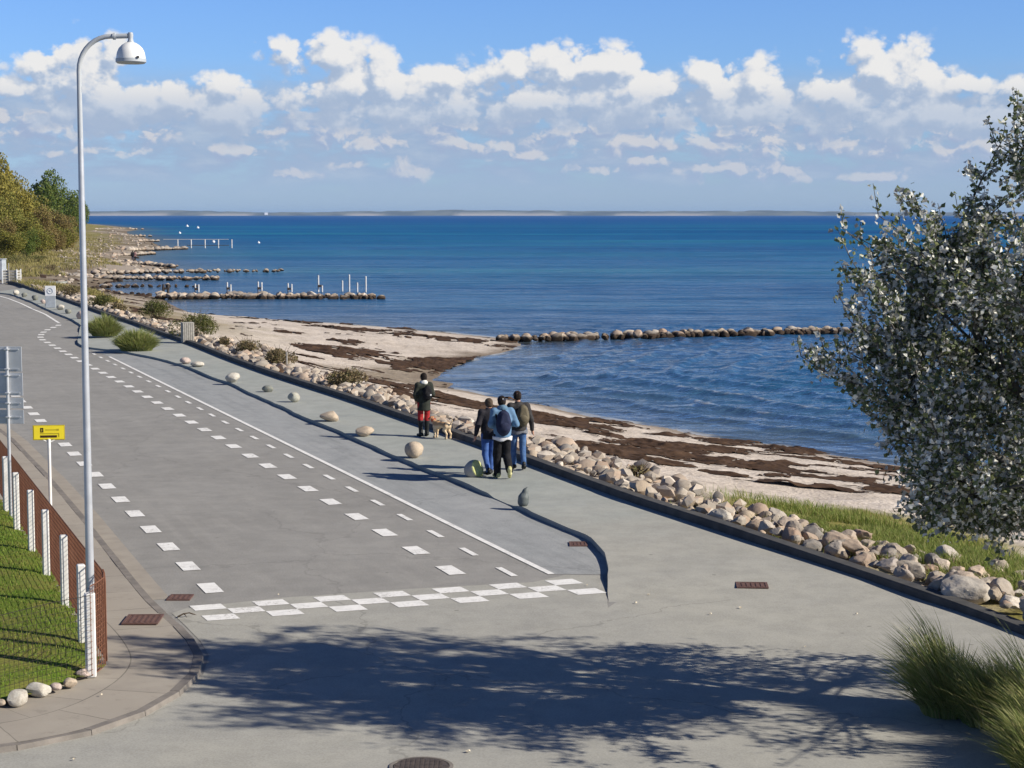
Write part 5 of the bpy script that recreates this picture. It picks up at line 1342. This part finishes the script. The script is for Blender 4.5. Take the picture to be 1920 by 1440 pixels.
# ---- ornamental grasses
GM = leaf_mat('ornamental_grass', (.19, .25, .065), (.28, .31, .09), (.50, .44, .22), rough=.65, trans=.3)
GM2 = leaf_mat('pale_grass', (.20, .25, .065), (.27, .31, .09), (.36, .33, .15), rough=.65, trans=.3)
def clump(px, base, z, rad, h, n, w, mat, label, wind=(-.32, .05), seg=3, lean=.75, group='ornamental grass clumps in the paving', stretch=(1, 1)):
    p = G(px, base, z); a = RNG.uniform(0, 6.28, n); q = np.sqrt(RNG.random(n)) * rad
    B = np.stack([np.cos(a) * q * stretch[0], np.sin(a) * q * stretch[1], np.zeros(n)], 1)
    f = q / rad; lump = fbm(np.stack([np.cos(a) * f * 2.2, np.sin(a) * f * 2.2, np.full(n, px * .1)], 1), 3, 12)
    hv = h * (1 - .50 * f ** 1.6) * RNG.uniform(.45, 1.05, n) * (.55 + .9 * lump); out = f * RNG.uniform(.25, 1.0, n) * lean * h * .62
    dv = np.stack([np.cos(a) * out + RNG.normal(0, .05, n) * h, np.sin(a) * out + RNG.normal(0, .05, n) * h], 1)
    o = grass_blades('ornamental_grass', B, h * .55, h, w, lean, mat, None, wind, seg, p, hv, dv); return tag(o, label, 'grass clump', group)
clump(1772, 1338, .01, .26, 1.34, 1900, .011, GM, 'tall green ornamental grass with wind-blown tips, reaching farthest towards the wall', (-.30, .1))
clump(1862, 1356, .01, .34, 1.12, 2100, .011, GM, 'bushy green ornamental grass between two other clumps', (-.28, .05))
clump(1945, 1372, .01, .36, 1.2, 2200, .011, GM, 'large green ornamental grass clump cut off by the frame edge', (-.3, .05))
clump(1990, 1420, .01, .4, 1.1, 2200, .011, GM, 'ornamental grass clump mostly beyond the frame edge', (-.3, 0))
clump(1955, 1445, .01, .32, .85, 1700, .011, GM, 'low yellowish ornamental grass clump at the bottom corner', (-.25, -.05))
clump(256, 657, .10, .56, 1.18, 4200, .026, GM2, 'broad pale green grass tuft beside the kerb, nearer of two', (-.05, 0), lean=.9, stretch=(1.15, .8))
clump(196, 630, .10, .50, 1.30, 3800, .026, GM2, 'pale yellow-green grass tuft next to the street lamp, farther of two', (-.05, 0), lean=.9, stretch=(1.1, .8))
# ---- wild grass beyond the wall
def wild_grass():
    n = 42000; k = RNG.integers(0, len(GRASS_L) - 1, n); t = RNG.random(n); B = GRASS_L[k] + (GRASS_L[k + 1] - GRASS_L[k]) * t[:, None] + np.stack([RNG.normal(0, .9, n), RNG.normal(0, 1.5, n)], 1)
    z, d, o, rd = terrain(B); dens = fbm(xy(B, .8), 3, 91); keep = (~rd) & (o > .9) & (dens > .42) & (dist_poly(B, GRASS_L) < 3.0); B = B[keep]; z = z[keep]
    tag(grass_blades('wild_grass', np.c_[B, z - .02], .08, .30, .014, .9, leaf_mat('wild_grass_blade', (.14, .215, .035), (.22, .27, .055), (.36, .32, .13), rough=.7, trans=.3), None, (-.1, 0), 1), 'wild green and straw-coloured grass between the rock bank and the sand', 'grass', kind='stuff')
    n = 40000; px = RNG.uniform(-120, 230, n); py = RNG.uniform(440, 560, n); B = np.array([G(a, b, -.3)[:2] for a, b in zip(px, py)]); z, d, o, rd = terrain(B); g = fbm(xy(B, .12), 3, 92)
    keep = (~rd) & (d > 6) & (g > .34); B = B[keep]; z = z[keep]
    tag(grass_blades('dune_grass', np.c_[B, z - .05], .25, .7, .09, .8, leaf_mat('dune_grass_blade', (.17, .165, .045), (.27, .235, .075), (.38, .31, .14), rough=.7, trans=.3), None, (-.1, 0), 1), 'yellow-green dune grass on the bank below the wood', 'grass', kind='stuff')
wild_grass()

# ------------------------------------------------------------------ bathing jetty frames and posts in the water
def trestle(px, y0, y1a, y1b, gap, label):
    p = G(px, y0, SEA); Y = p[1]; s = 1 / ppm(Y); r = empty('jetty_trestle', (p[0], Y, SEA), 0, label, 'jetty frame', 'jetty frames without a deck behind the second groyne')
    for dx, dyy, top in ((-gap / 2, .0, y1a), (gap / 2, -.5, y1b)):
        h = (y0 - top) * s; mb = MB(); mb.tube([(dx * s, dyy, -1), (dx * s, dyy, h)], .085, 8); mb.build('post', M['pole_white'], r)
    mb = MB(); mb.box((0, -.2, (y0 - min(y1a, y1b)) * s * .35), (gap * s * 1.1, .14, .22)); mb.build('crossbeam', M['old_wood'], r)
for i, (px, a, b, lab) in enumerate([(370, 532, 533, 'white-post jetty frame in the water, the one nearest the beach'), (430, 529, 533, 'second white-post jetty frame from the beach'), (488, 528, 529, 'third white-post jetty frame from the beach'), (544, 531, 532, 'fourth white-post jetty frame from the beach'), (601, 516, 535, 'jetty frame with one tall white post, fifth from the beach')]):
    trestle(px, 547, a, b, 8, lab)
p = G(311, 552, SEA); s = 1 / ppm(p[1]); r = empty('jetty_trestle', p, 0, 'dark old jetty frame standing at the root of the second groyne', 'jetty frame', 'jetty frames without a deck behind the second groyne')
for dx in (-.22, .22):
    mb = MB(); mb.tube([(dx, 0, -.5), (dx, 0, 19 * s)], .12, 8); mb.build('post', M['old_wood'], r)
mb = MB(); mb.box((0, 0, 11 * s), (.7, .2, .2)); mb.build('crossbeam', M['old_wood'], r)
for (px, y0, y1, lab) in [(642, 546, 527, 'single short white pole at the outer end of the jetty frames'), (655, 547, 516, 'tallest white pole at the outer end of the jetty frames'), (670, 548, 531, 'shortest white pole between two taller ones at the outer end'), (686, 548, 519, 'outermost tall white pole in the water')]:
    p = G(px, y0, SEA); mb = MB(); h = (y0 - y1) / ppm(p[1]); mb.tube([(0, 0, -1), (0, 0, h)], .08, 8); mb.lathe([(.085, h), (.06, h + .05), (0, h + .06)], (0, 0, 0), 8); tag(mb.build('mooring_pole', M['pole_white'], None, False, p), lab, 'pole', 'white poles standing in the sea')
def far_jetty():
    A = G(296, 466, SEA); B = G(437, 464, SEA); Y = (A[1] + B[1]) / 2; s = 1 / ppm(Y); x0, x1 = A[0], B[0]
    r = empty('bathing_jetty', (x0, Y, SEA), 0, 'long white-railed bathing jetty reaching out from the far shore', 'jetty')
    hr = 16 * s; hd = 5 * s; L = x1 - x0
    for k, px in enumerate((335, 360, 386, 411, 436)):
        dx = (px - CX) / F_PX * Y - x0; mb = MB(); mb.tube([(dx, 0, -1), (dx, 0, hr)], .15, 8)
        mb.build('post', M['pole_white'], r)
    mb = MB(); mb.tube([(0, 0, hr), (L, 0, hr)], .07, 6); mb.build('handrail', M['pole_white'], r)
    mb = MB(); mb.box((L * .68, .3, hd), (L * .64, .8, .14)); mb.build('deck', M['old_wood'], r)
    mb = MB(); dx = (402 - CX) / F_PX * Y - x0; mb.lathe([(0, -.35), (.3, -.2), (.38, 0), (.3, .25), (0, .35)], (dx, -.1, hr - .55), 12); mb.build('lifebuoy_box', M['board_white'], r)
far_jetty()
for (px, py, lab) in [(337, 438, 'white float on the sea between the far groynes, nearer one'), (351, 425, 'white float on the sea near the tip of the farthest groyne'), (371, 428, 'white float farther out at sea, to the seaward side of the other floats'), (485, 456, 'lone white float on open water seaward of the jetty')]:
    p = G(px, py, SEA); k = p[1] / 500; mb = MB(); mb.lathe([(0, -.3), (.3, -.15), (.4, .05), (.32, .3), (.1, .42), (.06, .6), (0, .62)], (0, 0, 0), 12); o = mb.build('buoy', M['board_white'], None, True, p); o.scale = (k, k, k); tag(o, lab, 'buoy', 'white floats on the sea')
def far_house():
    x = (501 - CX) / F_PX * 13400; r = empty('far_house', (x, 13400, 0), .3, 'tiny white building on the low coast across the water', 'house')
    mb = MB(); mb.box((0, 0, 11), (24, 12, 14)); mb.build('wall', M['board_white'], r)
    mb = MB(); mb.add([(-12.5, -6.5, 18), (12.5, -6.5, 18), (12.5, 6.5, 18), (-12.5, 6.5, 18), (-12.5, 0, 23), (12.5, 0, 23)], [(0, 1, 5, 4), (2, 3, 4, 5), (1, 2, 5), (3, 0, 4), (3, 2, 1, 0)]); mb.build('roof', M['board_grey'], r)
far_house()

# ------------------------------------------------------------------ people
CLOTH = {}
def cloth(name, c, v=None, rough=.85):
    if name not in CLOTH: CLOTH[name] = material(name, c, rough, .25, v or tuple(q * .65 for q in c), 9, .25, 60)
    return CLOTH[name]
SKIN = material('skin', (.52, .30, .21), .6, .3, (.46, .25, .17), 12)
def person(px, base, H, heading, label, pose, jacket, trousers, shoes, head, vox=.014, z=.10, hem=None, coat_hem=.80, group=None, extras=None):
    """a walker seen from behind; local +y is the way they face; lengths for a 1.78 m figure, then scaled"""
    p = G(px, base, z); k = H / 1.78
    r = empty('person', p, heading, label, 'person', group); r.scale = (k, k, k)
    J = dict(la=(-.10, .0, .08), ra=(.10, .0, .08), lk=(-.10, .02, .49), rk=(.10, .02, .49), lh=(-.095, 0, .92), rh=(.095, 0, .92), pel=(0, 0, .96), waist=(0, .0, 1.10), chest=(0, -.005, 1.30), ls=(-.185, 0, 1.455), rs=(.185, 0, 1.455),
             le=(-.25, -.03, 1.17), re=(.25, -.03, 1.17), lw=(-.26, .06, .93), rw=(.26, .06, .93), neck=(0, .005, 1.52), head=(0, .025, 1.665), ltoe=None, rtoe=None)
    J.update(pose); J = {a: (np.array(b, float) if b is not None else None) for a, b in J.items()}
    if J['ltoe'] is None: J['ltoe'] = J['la'] + np.array([-.025, .17, -.045])
    if J['rtoe'] is None: J['rtoe'] = J['ra'] + np.array([.025, .17, -.045])
    hd = J['head']
    def hand(w, e, q, side):
        d = (w - e); d /= np.linalg.norm(d); sd = np.array([0.0, 1.0, 0.1]); sd -= d * (sd @ d); sd /= np.linalg.norm(sd); nn = np.cross(d, sd) * (-side)
        ds = [sd_cap(q, w, w + d * .075 + sd * .012, .026, .030), sd_cap(q, w + d * .03 - sd * .015, w + d * .085 - sd * .02, .024, .022)]
        fs = []
        for i, (o, l) in enumerate(((.034, .070), (.012, .080), (-.010, .074), (-.030, .058))):
            b0 = w + d * .085 + sd * o; m_ = b0 + d * l * .55 - nn * .008; t_ = m_ + d * l * .38 - nn * .022; fs += [sd_cap(q, b0, m_, .0095, .009), sd_cap(q, m_, t_, .009, .0078)]
        th0 = w + d * .03 + sd * .028; fs += [sd_cap(q, th0, th0 + d * .035 + sd * .028, .012, .010), sd_cap(q, th0 + d * .035 + sd * .028, th0 + d * .07 + sd * .03, .010, .008)]
        return union(ds, .02), fs
    def body(q):
        ds = [sd_ell(q, hd + (0, 0, .01), (.078, .098, .118)), sd_ell(q, hd + (0, .05, -.065), (.05, .05, .055)), sd_cap(q, J['neck'] - (0, .01, .07), hd - (0, .02, .07), .062, .056),
              sd_ell(q, J['chest'], (.165, .115, .20)), sd_ell(q, J['waist'], (.14, .10, .15)), sd_ell(q, J['pel'], (.165, .12, .13)), sd_cap(q, J['ls'], J['rs'], .062, .062)]
        for a in 'lr': ds += [sd_cap(q, J[a + 's'], J[a + 'e'], .052, .042), sd_cap(q, J[a + 'e'], J[a + 'w'], .041, .028), sd_cap(q, J[a + 'h'], J[a + 'k'], .082, .054), sd_cap(q, J[a + 'k'], J[a + 'a'], .054, .036), sd_cap(q, J[a + 'a'] - (0, .03, .0), J[a + 'toe'], .038, .03)]
        b = union(ds, .03)
        # face: nose, brow, eye sockets, mouth; ears
        b = smin(b, sd_cap(q, hd + (0, .095, .02), hd + (0, .118, -.022), .010, .015), .012)
        for s in (-1, 1):
            b = np.maximum(b, -sd_ell(q, hd + (s * .032, .100, .018), (.016, .014, .012))); b = smin(b, sd_ell(q, hd + (s * .032, .083, .018), (.012, .012, .012)), .004)
            b = smin(b, sd_ell(q, hd + (s * .080, -.005, .0), (.012, .022, .032)), .008)
        b = np.maximum(b, -sd_cap(q, hd + (-.02, .104, -.062), hd + (.02, .104, -.062), .005, .005))
        for a, s in (('l', -1), ('r', 1)):
            h_, f_ = hand(J[a + 'w'], J[a + 'e'], q, s); b = smin(b, h_, .02)
            for f in f_: b = smin(b, f, .006)
        return b
    lo = np.min([v for v in J.values()], axis=0) - .22; hi = np.max([v for v in J.values()], axis=0) + .22; lo[2] = -.03
    def mk(name, fn, mat, l=None, h=None, v=vox, parent=r):
        V, Fc = surface_nets(fn, lo if l is None else l, hi if h is None else h, v); return mobj(name, V, Fc, mat, parent, True)
    mk('body', body, SKIN, v=vox * .8)
    # jacket
    def wob(q, a=.010, f=11): return (fbm(q * f, 2, 9) - .5) * a * 2
    def jk(q):
        ds = [sd_ell(q, J['chest'], (.205, .155, .23)), sd_ell(q, J['waist'], (.195, .15, .20)), sd_cap(q, J['ls'] + (.01, 0, -.01), J['rs'] - (.01, 0, .01), .088, .088)]
        if coat_hem < .95: ds.append(sd_cap(q, J['pel'] + (0, 0, .05), J['pel'] - (0, 0, .30), .185, .19))
        for a in 'lr': ds += [sd_cap(q, J[a + 's'], J[a + 'e'], .080, .066), sd_cap(q, J[a + 'e'], J[a + 'e'] + (J[a + 'w'] - J[a + 'e']) * .95, .064, .046)]
        if jacket.get('collar', 1): ds.append(sd_cap(q, J['neck'] - (0, .02, .05), J['neck'] + (0, -.012, .02), .085, .075))
        d = union(ds, .04) + wob(q); cut = coat_hem - q[..., 2]
        arm = np.minimum(np.min([sd_cap(q, J[a + 'e'], J[a + 'w'], .07, .055) for a in 'lr'], axis=0), 9)
        d = np.maximum(d, np.where(arm < .015, -9, cut)); d = np.maximum(d, q[..., 2] - (J['neck'][2] + .04))
        return d
    jo = mk('jacket', jk, jacket['mat'])
    if hem:
        def hm(q): return np.maximum(np.maximum(sd_ell(q, J['pel'] + (0, 0, .04), (.222, .178, .60)) + wob(q, .006), q[..., 2] - coat_hem - .02), coat_hem - .07 - q[..., 2] + .02 * np.sin(q[..., 0] * 22))
        mk('shirt_hem', hm, hem)
    if jacket.get('hood'):
        def ho(q): return union([sd_ell(q, J['neck'] + (0, -.055, .005), (.10, .075, .075)), sd_cap(q, J['neck'] + (-.07, -.0, .015), J['neck'] + (.07, -.0, .015), .05, .05)], .03) + wob(q, .012, 20)
        mk('hood', ho, jacket['hood'])
    # trousers
    cutz = trousers.get('cut', .07); w_ = trousers.get('wide', 0)
    def tr(q):
        ds = [sd_ell(q, J['pel'], (.185, .145, .15))]
        for a in 'lr': ds += [sd_cap(q, J[a + 'h'], J[a + 'k'], .100, .073 + w_), sd_cap(q, J[a + 'k'], J[a + 'a'], .072 + w_, .056 + w_)]
        d = union(ds, .025) + wob(q, .008, 13); d = np.maximum(d, q[..., 2] - 1.08)
        if cutz > .1: d = np.maximum(d, cutz - q[..., 2])
        return d
    mk('trousers', tr, trousers['mat'])
    for a in 'lr':
        A, T_ = J[a + 'a'], J[a + 'toe']; l = np.minimum(A, T_) - .14; h = np.maximum(A, T_) + .14
        if shoes.get('boot'): h[2] = A[2] + shoes['boot'] + .05; l = np.minimum(l, J[a + 'k'] - .14); l[2] = A[2] - .12; h[:2] = np.maximum(h[:2], J[a + 'k'][:2] + .14)
        dn = (T_ - A); dn = dn / np.linalg.norm(dn); up = np.array([0, 0, 1.0]) - dn * dn[2]; up /= np.linalg.norm(up)
        heel = A - dn * .055 - up * .03
        def sh(q):
            d = union([sd_cap(q, heel, A + dn * .06 - up * .025, .048, .050), sd_cap(q, A + dn * .06 - up * .025, T_, .050, .040), sd_cap(q, A, A + (0, 0, .05), .052, .05)], .025)
            if shoes.get('boot'): d = smin(d, sd_cap(q, A, A + (J[a + 'k'] - A) * shoes['boot'] / .41, .055, .074), .03)
            return np.maximum(d, (q - A) @ (-up) - .075)
        so_ = mk('shoe', sh, shoes['mat'], l, h)
        if shoes.get('sole'):
            def sl(q): return np.maximum(union([sd_cap(q, heel, A + dn * .06 - up * .025, .056, .056), sd_cap(q, A + dn * .06 - up * .025, T_, .056, .046)], .02), np.abs((q - A) @ (-up) - .068) - .020)
            mk('sole', sl, shoes['sole'], l - .03, h + .03, vox * .8, so_)
    # hair or cap
    if head.get('hair'):
        def hr(q):
            d = union([sd_ell(q, hd + (0, -.012, .025), (.092, .108, .115)), sd_ell(q, hd + (0, -.05, -.02), (.078, .06, head.get('long', .09)))], .03) + wob(q, .010, 24)
            return np.maximum(d, -(sd_ell(q, hd + (0, .10, -.035), (.075, .085, .10))))
        mk('hair', hr, head['hair'], hd - .2, hd + .2, vox * .9)
    if head.get('cap'):
        yaw = head.get('turn', 0.0); fw = np.array([math.sin(yaw), math.cos(yaw), 0]); 
        def cp(q):
            d = np.maximum(sd_ell(q, hd + (0, .0, .035), (.094, .112, .105)) + wob(q, .003, 20), hd[2] + .035 - q[..., 2])
            br = np.maximum(sd_ell(q, hd + fw * .11 + (0, 0, .045), (.075, .085, .03)), np.abs(q[..., 2] - hd[2] - .045 + ((q - hd) @ fw) * .18) - .008)
            return np.minimum(d, br)
        co = mk('cap', cp, head['cap'], hd - (.2, .25, .05), hd + .25, vox * .8)
        if head.get('badge'):
            mb = MB(); mb.box((hd[0], hd[1] - .114, hd[2] + .075), (.03, .008, .02)); mb.build('badge', head['badge'], co)
    if extras: extras(mk, J, wob)
    return r, J, k, p
def backpack(owner, J, off, size, mat, label, strap=None, rz=0, mark=None):
    r0, J, k, p = owner
    e = empty('backpack', r0.location, r0.rotation_euler[2], label, 'backpack', 'backpacks worn by the walkers'); e.scale = (k, k, k)
    c = J['chest'] + np.array(off); sx, sy, sz = size
    fn = lambda q: union([sd_ell(q, c + (0, 0, -.04), (sx, sy, sz)), sd_cap(q, c + (0, -.02, -sz * .45), c + (0, -.02, sz * .5), sx * .82, sx * .72) * .8 + .01], .05) + (fbm(q * 14, 2, 4) - .5) * .012
    V, Fc = surface_nets(lambda q: np.maximum(fn(q), np.abs(q[..., 1] - c[1]) - sy), c - np.array([.3, .25, .42]), c + np.array([.3, .25, .42]), .014); mobj('bag', V, Fc, mat, e, True)
    fp = lambda q: np.maximum(sd_ell(q, c + (0, -sy * .75, -sz * .38), (sx * .72, sy * .65, sz * .42)), q[..., 1] - c[1])
    V, Fc = surface_nets(fp, c - np.array([.25, .35, .45]), c + np.array([.25, .1, .25]), .013); mobj('front_pocket', V, Fc, mat, e, True)
    for s in (-1, 1):
        mb = MB(); mb.tube([c + (s * sx * .6, sy * .6, -sz * .5), c + (s * sx * .75, sy * 1.0, sz * .3), c + (s * sx * .7, sy * 1.1 + .06, sz * .9 - .02), c + (s * sx * .75, sy + .26, sz * .6), c + (s * sx * .8, sy + .24, -sz * .2)], .020, 8); mb.build('strap', strap or mat, e, True)
    mb = MB(); mb.tube([c + (-.04, -.0, sz * .82), c + (-.03, -.01, sz * .95), c + (.03, -.01, sz * .95), c + (.04, 0, sz * .82)], .010, 6); mb.build('handle', strap or mat, e, True)
    if mark: mb = MB(); mb.box(tuple(c + np.array(mark[0])), mark[1], .3); mb.build('patch', cloth('pale_patch', (.62, .63, .65)), e)
HD = math.radians(19.5)
jean = cloth('blue_denim', (.035, .085, .28), (.06, .13, .36)); jean2 = cloth('washed_denim', (.045, .10, .24), (.08, .16, .32)); blk = cloth('black_cloth', (.012, .012, .015)); navy = cloth('navy_cloth', (.014, .018, .045), (.022, .030, .07))
boot = cloth('dark_boot', (.022, .024, .024), rough=.5)
def skirt(mk, J, wob): pass
P1 = person(795, 818, 1.60, HD + .10, 'person in red trousers and long dark coat with white hood, beside the dog', dict(la=(-.10, -.02, .08), ra=(.10, .03, .08), le=(-.265, -.02, 1.19), re=(.265, -.02, 1.19), lw=(-.19, .12, 1.02), rw=(.19, .12, 1.02)),
           dict(mat=cloth('olive_black_coat', (.020, .024, .018), (.034, .038, .030)), hood=cloth('white_fleece', (.78, .77, .72), (.66, .65, .60))), dict(mat=cloth('red_cloth', (.42, .028, .030), (.30, .02, .022)), cut=.42), dict(mat=boot, boot=.36), dict(hair=cloth('dark_hair', (.018, .012, .010)), long=.07), coat_hem=.74, group='walkers on the promenade')
backpack(P1, P1[1], (.015, -.22, -.03), (.135, .085, .20), blk, 'small black backpack with a pale patch on the dark coat of the red-trousered walker', mark=((.055, -.115, -.07), (.05, .012, .035)))
P2 = person(917, 890, 1.66, HD + .02, 'person in dark jacket, olive cap and bright blue jeans beside the split boulder', dict(la=(-.07, -.16, .10), lk=(-.09, .02, .48), ra=(.09, .14, .08), rk=(.10, .13, .50), lw=(-.33, .0, .93), le=(-.29, -.05, 1.17), rw=(.27, .08, .92), head=(.01, .04, 1.645)),
           dict(mat=cloth('black_jacket', (.016, .016, .022), (.028, .026, .034))), dict(mat=jean), dict(mat=boot), dict(cap=cloth('olive_cap', (.085, .075, .04)), hair=cloth('grey_brown_hair', (.10, .07, .05)), long=.05), coat_hem=.84, group='walkers on the promenade')
P3 = person(942, 896, 1.75, HD - .05, 'person in light blue jacket, black trousers and yellowish shoes with a navy backpack', dict(la=(-.085, .10, .08), lk=(-.09, .10, .50), ra=(.105, -.20, .19), rk=(.11, .07, .50), rtoe=(.125, -.13, .045), le=(-.27, -.04, 1.18), lw=(-.16, .20, 1.09), re=(.315, -.01, 1.17), rw=(.15, .22, 1.13), head=(.0, .06, 1.655)),
           dict(mat=cloth('light_blue_jacket', (.10, .19, .31), (.14, .25, .39)), hood=cloth('light_blue_hood', (.15, .26, .37))), dict(mat=blk, wide=.022), dict(mat=cloth('yellow_white_shoe', (.55, .52, .22)), sole=cloth('pale_sole', (.74, .70, .36))), dict(cap=navy, hair=cloth('dark_hair', (.018, .012, .010)), long=.045, badge=cloth('pale_patch', (.62, .63, .65))), hem=cloth('white_shirt', (.80, .80, .82)), coat_hem=.90, group='walkers on the promenade')
backpack(P3, P3[1], (-.045, -.235, -.05), (.17, .115, .27), navy, 'large dark navy backpack on the light blue jacket of the middle walker', strap=blk)
P4 = person(972, 880, 1.72, HD - .12, 'person in dark grey jacket and blue jeans wearing an olive canvas backpack', dict(la=(-.08, .13, .08), lk=(-.09, .12, .50), ra=(.09, -.17, .11), rk=(.10, .01, .49), rtoe=(.115, -.01, .05), le=(-.26, -.02, 1.18), re=(.27, -.08, 1.17), rw=(.325, .0, .90), lw=(-.20, .16, 1.0), head=(-.02, .03, 1.665)),
           dict(mat=cloth('charcoal_jacket', (.030, .029, .031), (.050, .047, .047))), dict(mat=jean2), dict(mat=boot), dict(cap=cloth('dark_plaid_cap', (.050, .030, .032), (.09, .05, .045)), hair=cloth('dark_hair', (.018, .012, .010)), long=.045, turn=-.5), hem=cloth('grey_shirt', (.20, .21, .24)), coat_hem=.90, vox=.013, group='walkers on the promenade')
backpack(P4, P4[1], (.05, -.225, -.02), (.15, .10, .235), cloth('olive_canvas', (.10, .085, .055), (.14, .12, .08)), 'olive canvas backpack on the charcoal jacket of the rightmost walker')
# walkers far off on the beach
def far_person(px, base, H, label, j, t, z=None, hair=None):
    zt = -1.0
    for _ in range(5):
        p = G(px, base, zt); zt = ground_at(p[0], p[1])
    return person(px, base, H, random.uniform(-.4, .6), label, dict(la=(-.08, .12, .08), ra=(.08, -.12, .10), lk=(-.09, .1, .5)), dict(mat=j), dict(mat=t), dict(mat=boot), dict(hair=hair or cloth('dark_hair', (.018, .012, .010))), vox=.024, z=zt - .01, coat_hem=.85, group='distant walkers on the shore')
far_person(249, 491, 1.75, 'distant person in dark clothes standing at the water edge by the far groynes', blk, navy)
far_person(253, 490, 1.65, 'distant person with a pinkish top beside the dark-clothed one at the water edge', cloth('dusty_pink', (.42, .24, .24)), blk)
far_person(98, 463, 1.7, 'distant person in a pale top on the grassy path under the trees', cloth('pale_top', (.62, .60, .58)), blk)
far_person(138, 441, 1.7, 'distant person in beige clothes at the far end of the beach by the trees', cloth('beige_cloth', (.58, .48, .34)), cloth('beige_cloth', (.58, .48, .34)))

# ------------------------------------------------------------------ the dog
def dog():
    p = G(828, 822, .10); hd_ = math.radians(46)          # faces away to the left
    r = empty('dog', p, hd_, 'brown and cream short-haired dog standing beside the red-trousered walker', 'dog')
    c = lambda x, y, z: np.array([x, y, z], float)
    L = {'fl': [c(-.055, .20, .30), c(-.06, .185, .20), c(-.06, .19, .10), c(-.06, .20, .025)], 'fr': [c(.055, .20, .30), c(.06, .21, .20), c(.06, .215, .10), c(.06, .225, .025)],
         'hl': [c(-.055, -.21, .32), c(-.065, -.165, .23), c(-.065, -.25, .135), c(-.065, -.235, .025)], 'hr': [c(.055, -.21, .32), c(.065, -.18, .23), c(.065, -.265, .135), c(.065, -.25, .025)]}
    def body(q):
        ds = [sd_ell(q, (0, .14, .325), (.085, .14, .11)), sd_ell(q, (0, -.04, .345), (.075, .17, .080)), sd_ell(q, (0, -.20, .345), (.080, .10, .085)), sd_cap(q, c(0, .22, .37), c(0, .33, .46), .062, .048),
              sd_ell(q, (0, .365, .485), (.050, .062, .052)), sd_cap(q, c(0, .39, .475), c(0, .475, .455), .032, .022)]
        for k_, P in L.items():
            rr = (.048, .032, .021, .022) if k_[0] == 'f' else (.062, .042, .021, .022)
            for i in range(3): ds.append(sd_cap(q, P[i], P[i + 1], rr[i], rr[i + 1]))
            ds.append(sd_cap(q, P[3], P[3] + (0, .035, -.003), .022, .019))
        b = union(ds, .028)
        for s in (-1, 1):
            b = smin(b, sd_cap(q, c(s * .042, .345, .515), c(s * .062, .345, .455), .020, .013), .008)
            b = np.maximum(b, -sd_ell(q, (s * .028, .418, .502), (.008, .008, .008)))
        t = [c(0, -.285, .36), c(.005, -.345, .40), c(.01, -.375, .47), c(.0, -.365, .53)]
        for i in range(3): b = smin(b, sd_cap(q, t[i], t[i + 1], .020 - .004 * i, .016 - .004 * i), .015)
        return np.maximum(b, -q[..., 2])
    V, Fc = surface_nets(body, (-.15, -.42, -.02), (.15, .54, .60), .010)
    # tan saddle and red-brown head over a cream belly, rump and legs
    nz = (fbm(V * 9, 3, 5) - .5)
    sad = sstep(.30, .35, V[:, 2] + nz * .06) * sstep(-.27, -.18, V[:, 1] + nz * .1); headm = sstep(.26, .34, V[:, 1] + nz * .05) * sstep(.34, .40, V[:, 2]); muz = sstep(.455, .475, V[:, 1])
    colr = np.array([.66, .51, .33]) * np.ones((len(V), 1)); colr = colr + (np.array([.42, .23, .10]) - colr) * np.maximum(sad * .85, 0)[:, None]; colr = colr + (np.array([.36, .16, .08]) - colr) * headm[:, None]; colr = colr + (np.array([.03, .02, .02]) - colr) * muz[:, None]
    m = bpy.data.materials.new('dog_coat'); m.use_nodes = True; t = NT(m.node_tree); b = t.n['Principled BSDF']; b.inputs['Roughness'].default_value = .8
    t.l.new(t.new('ShaderNodeAttribute', attribute_name='coat').outputs['Color'], b.inputs['Base Color'])
    mobj('body', V, Fc, m, r, True, {'coat': colr})
    mb = MB(); ring = [(.060 * math.cos(a), .285 + .035 * math.sin(a) , .435 + .045 * math.sin(a) * -1 + .0) for a in np.linspace(0, 2 * math.pi, 17)]; mb.tube([(x * 1.05, y, z) for x, y, z in ring], .010, 6, False); mb.build('collar', cloth('red_cloth', (.42, .028, .030)), r)
dog()

# ------------------------------------------------------------------ air that fades the far coast
def build_haze():
    mb = MB(); mb.box((0, 15000, 33), (130000, 36000, 82)); o = mb.build('haze', None)
    m = bpy.data.materials.new('haze'); m.use_nodes = True; t = NT(m.node_tree); t.n.clear()
    out = t.new('ShaderNodeOutputMaterial'); v = t.new('ShaderNodeVolumePrincipled'); v.inputs['Color'].default_value = (.45, .68, 1.0, 1); v.inputs['Density'].default_value = 3.2e-5
    t.l.new(v.outputs[0], out.inputs['Volume']); o.data.materials.append(m); tag(o, kind='stuff')
build_haze()
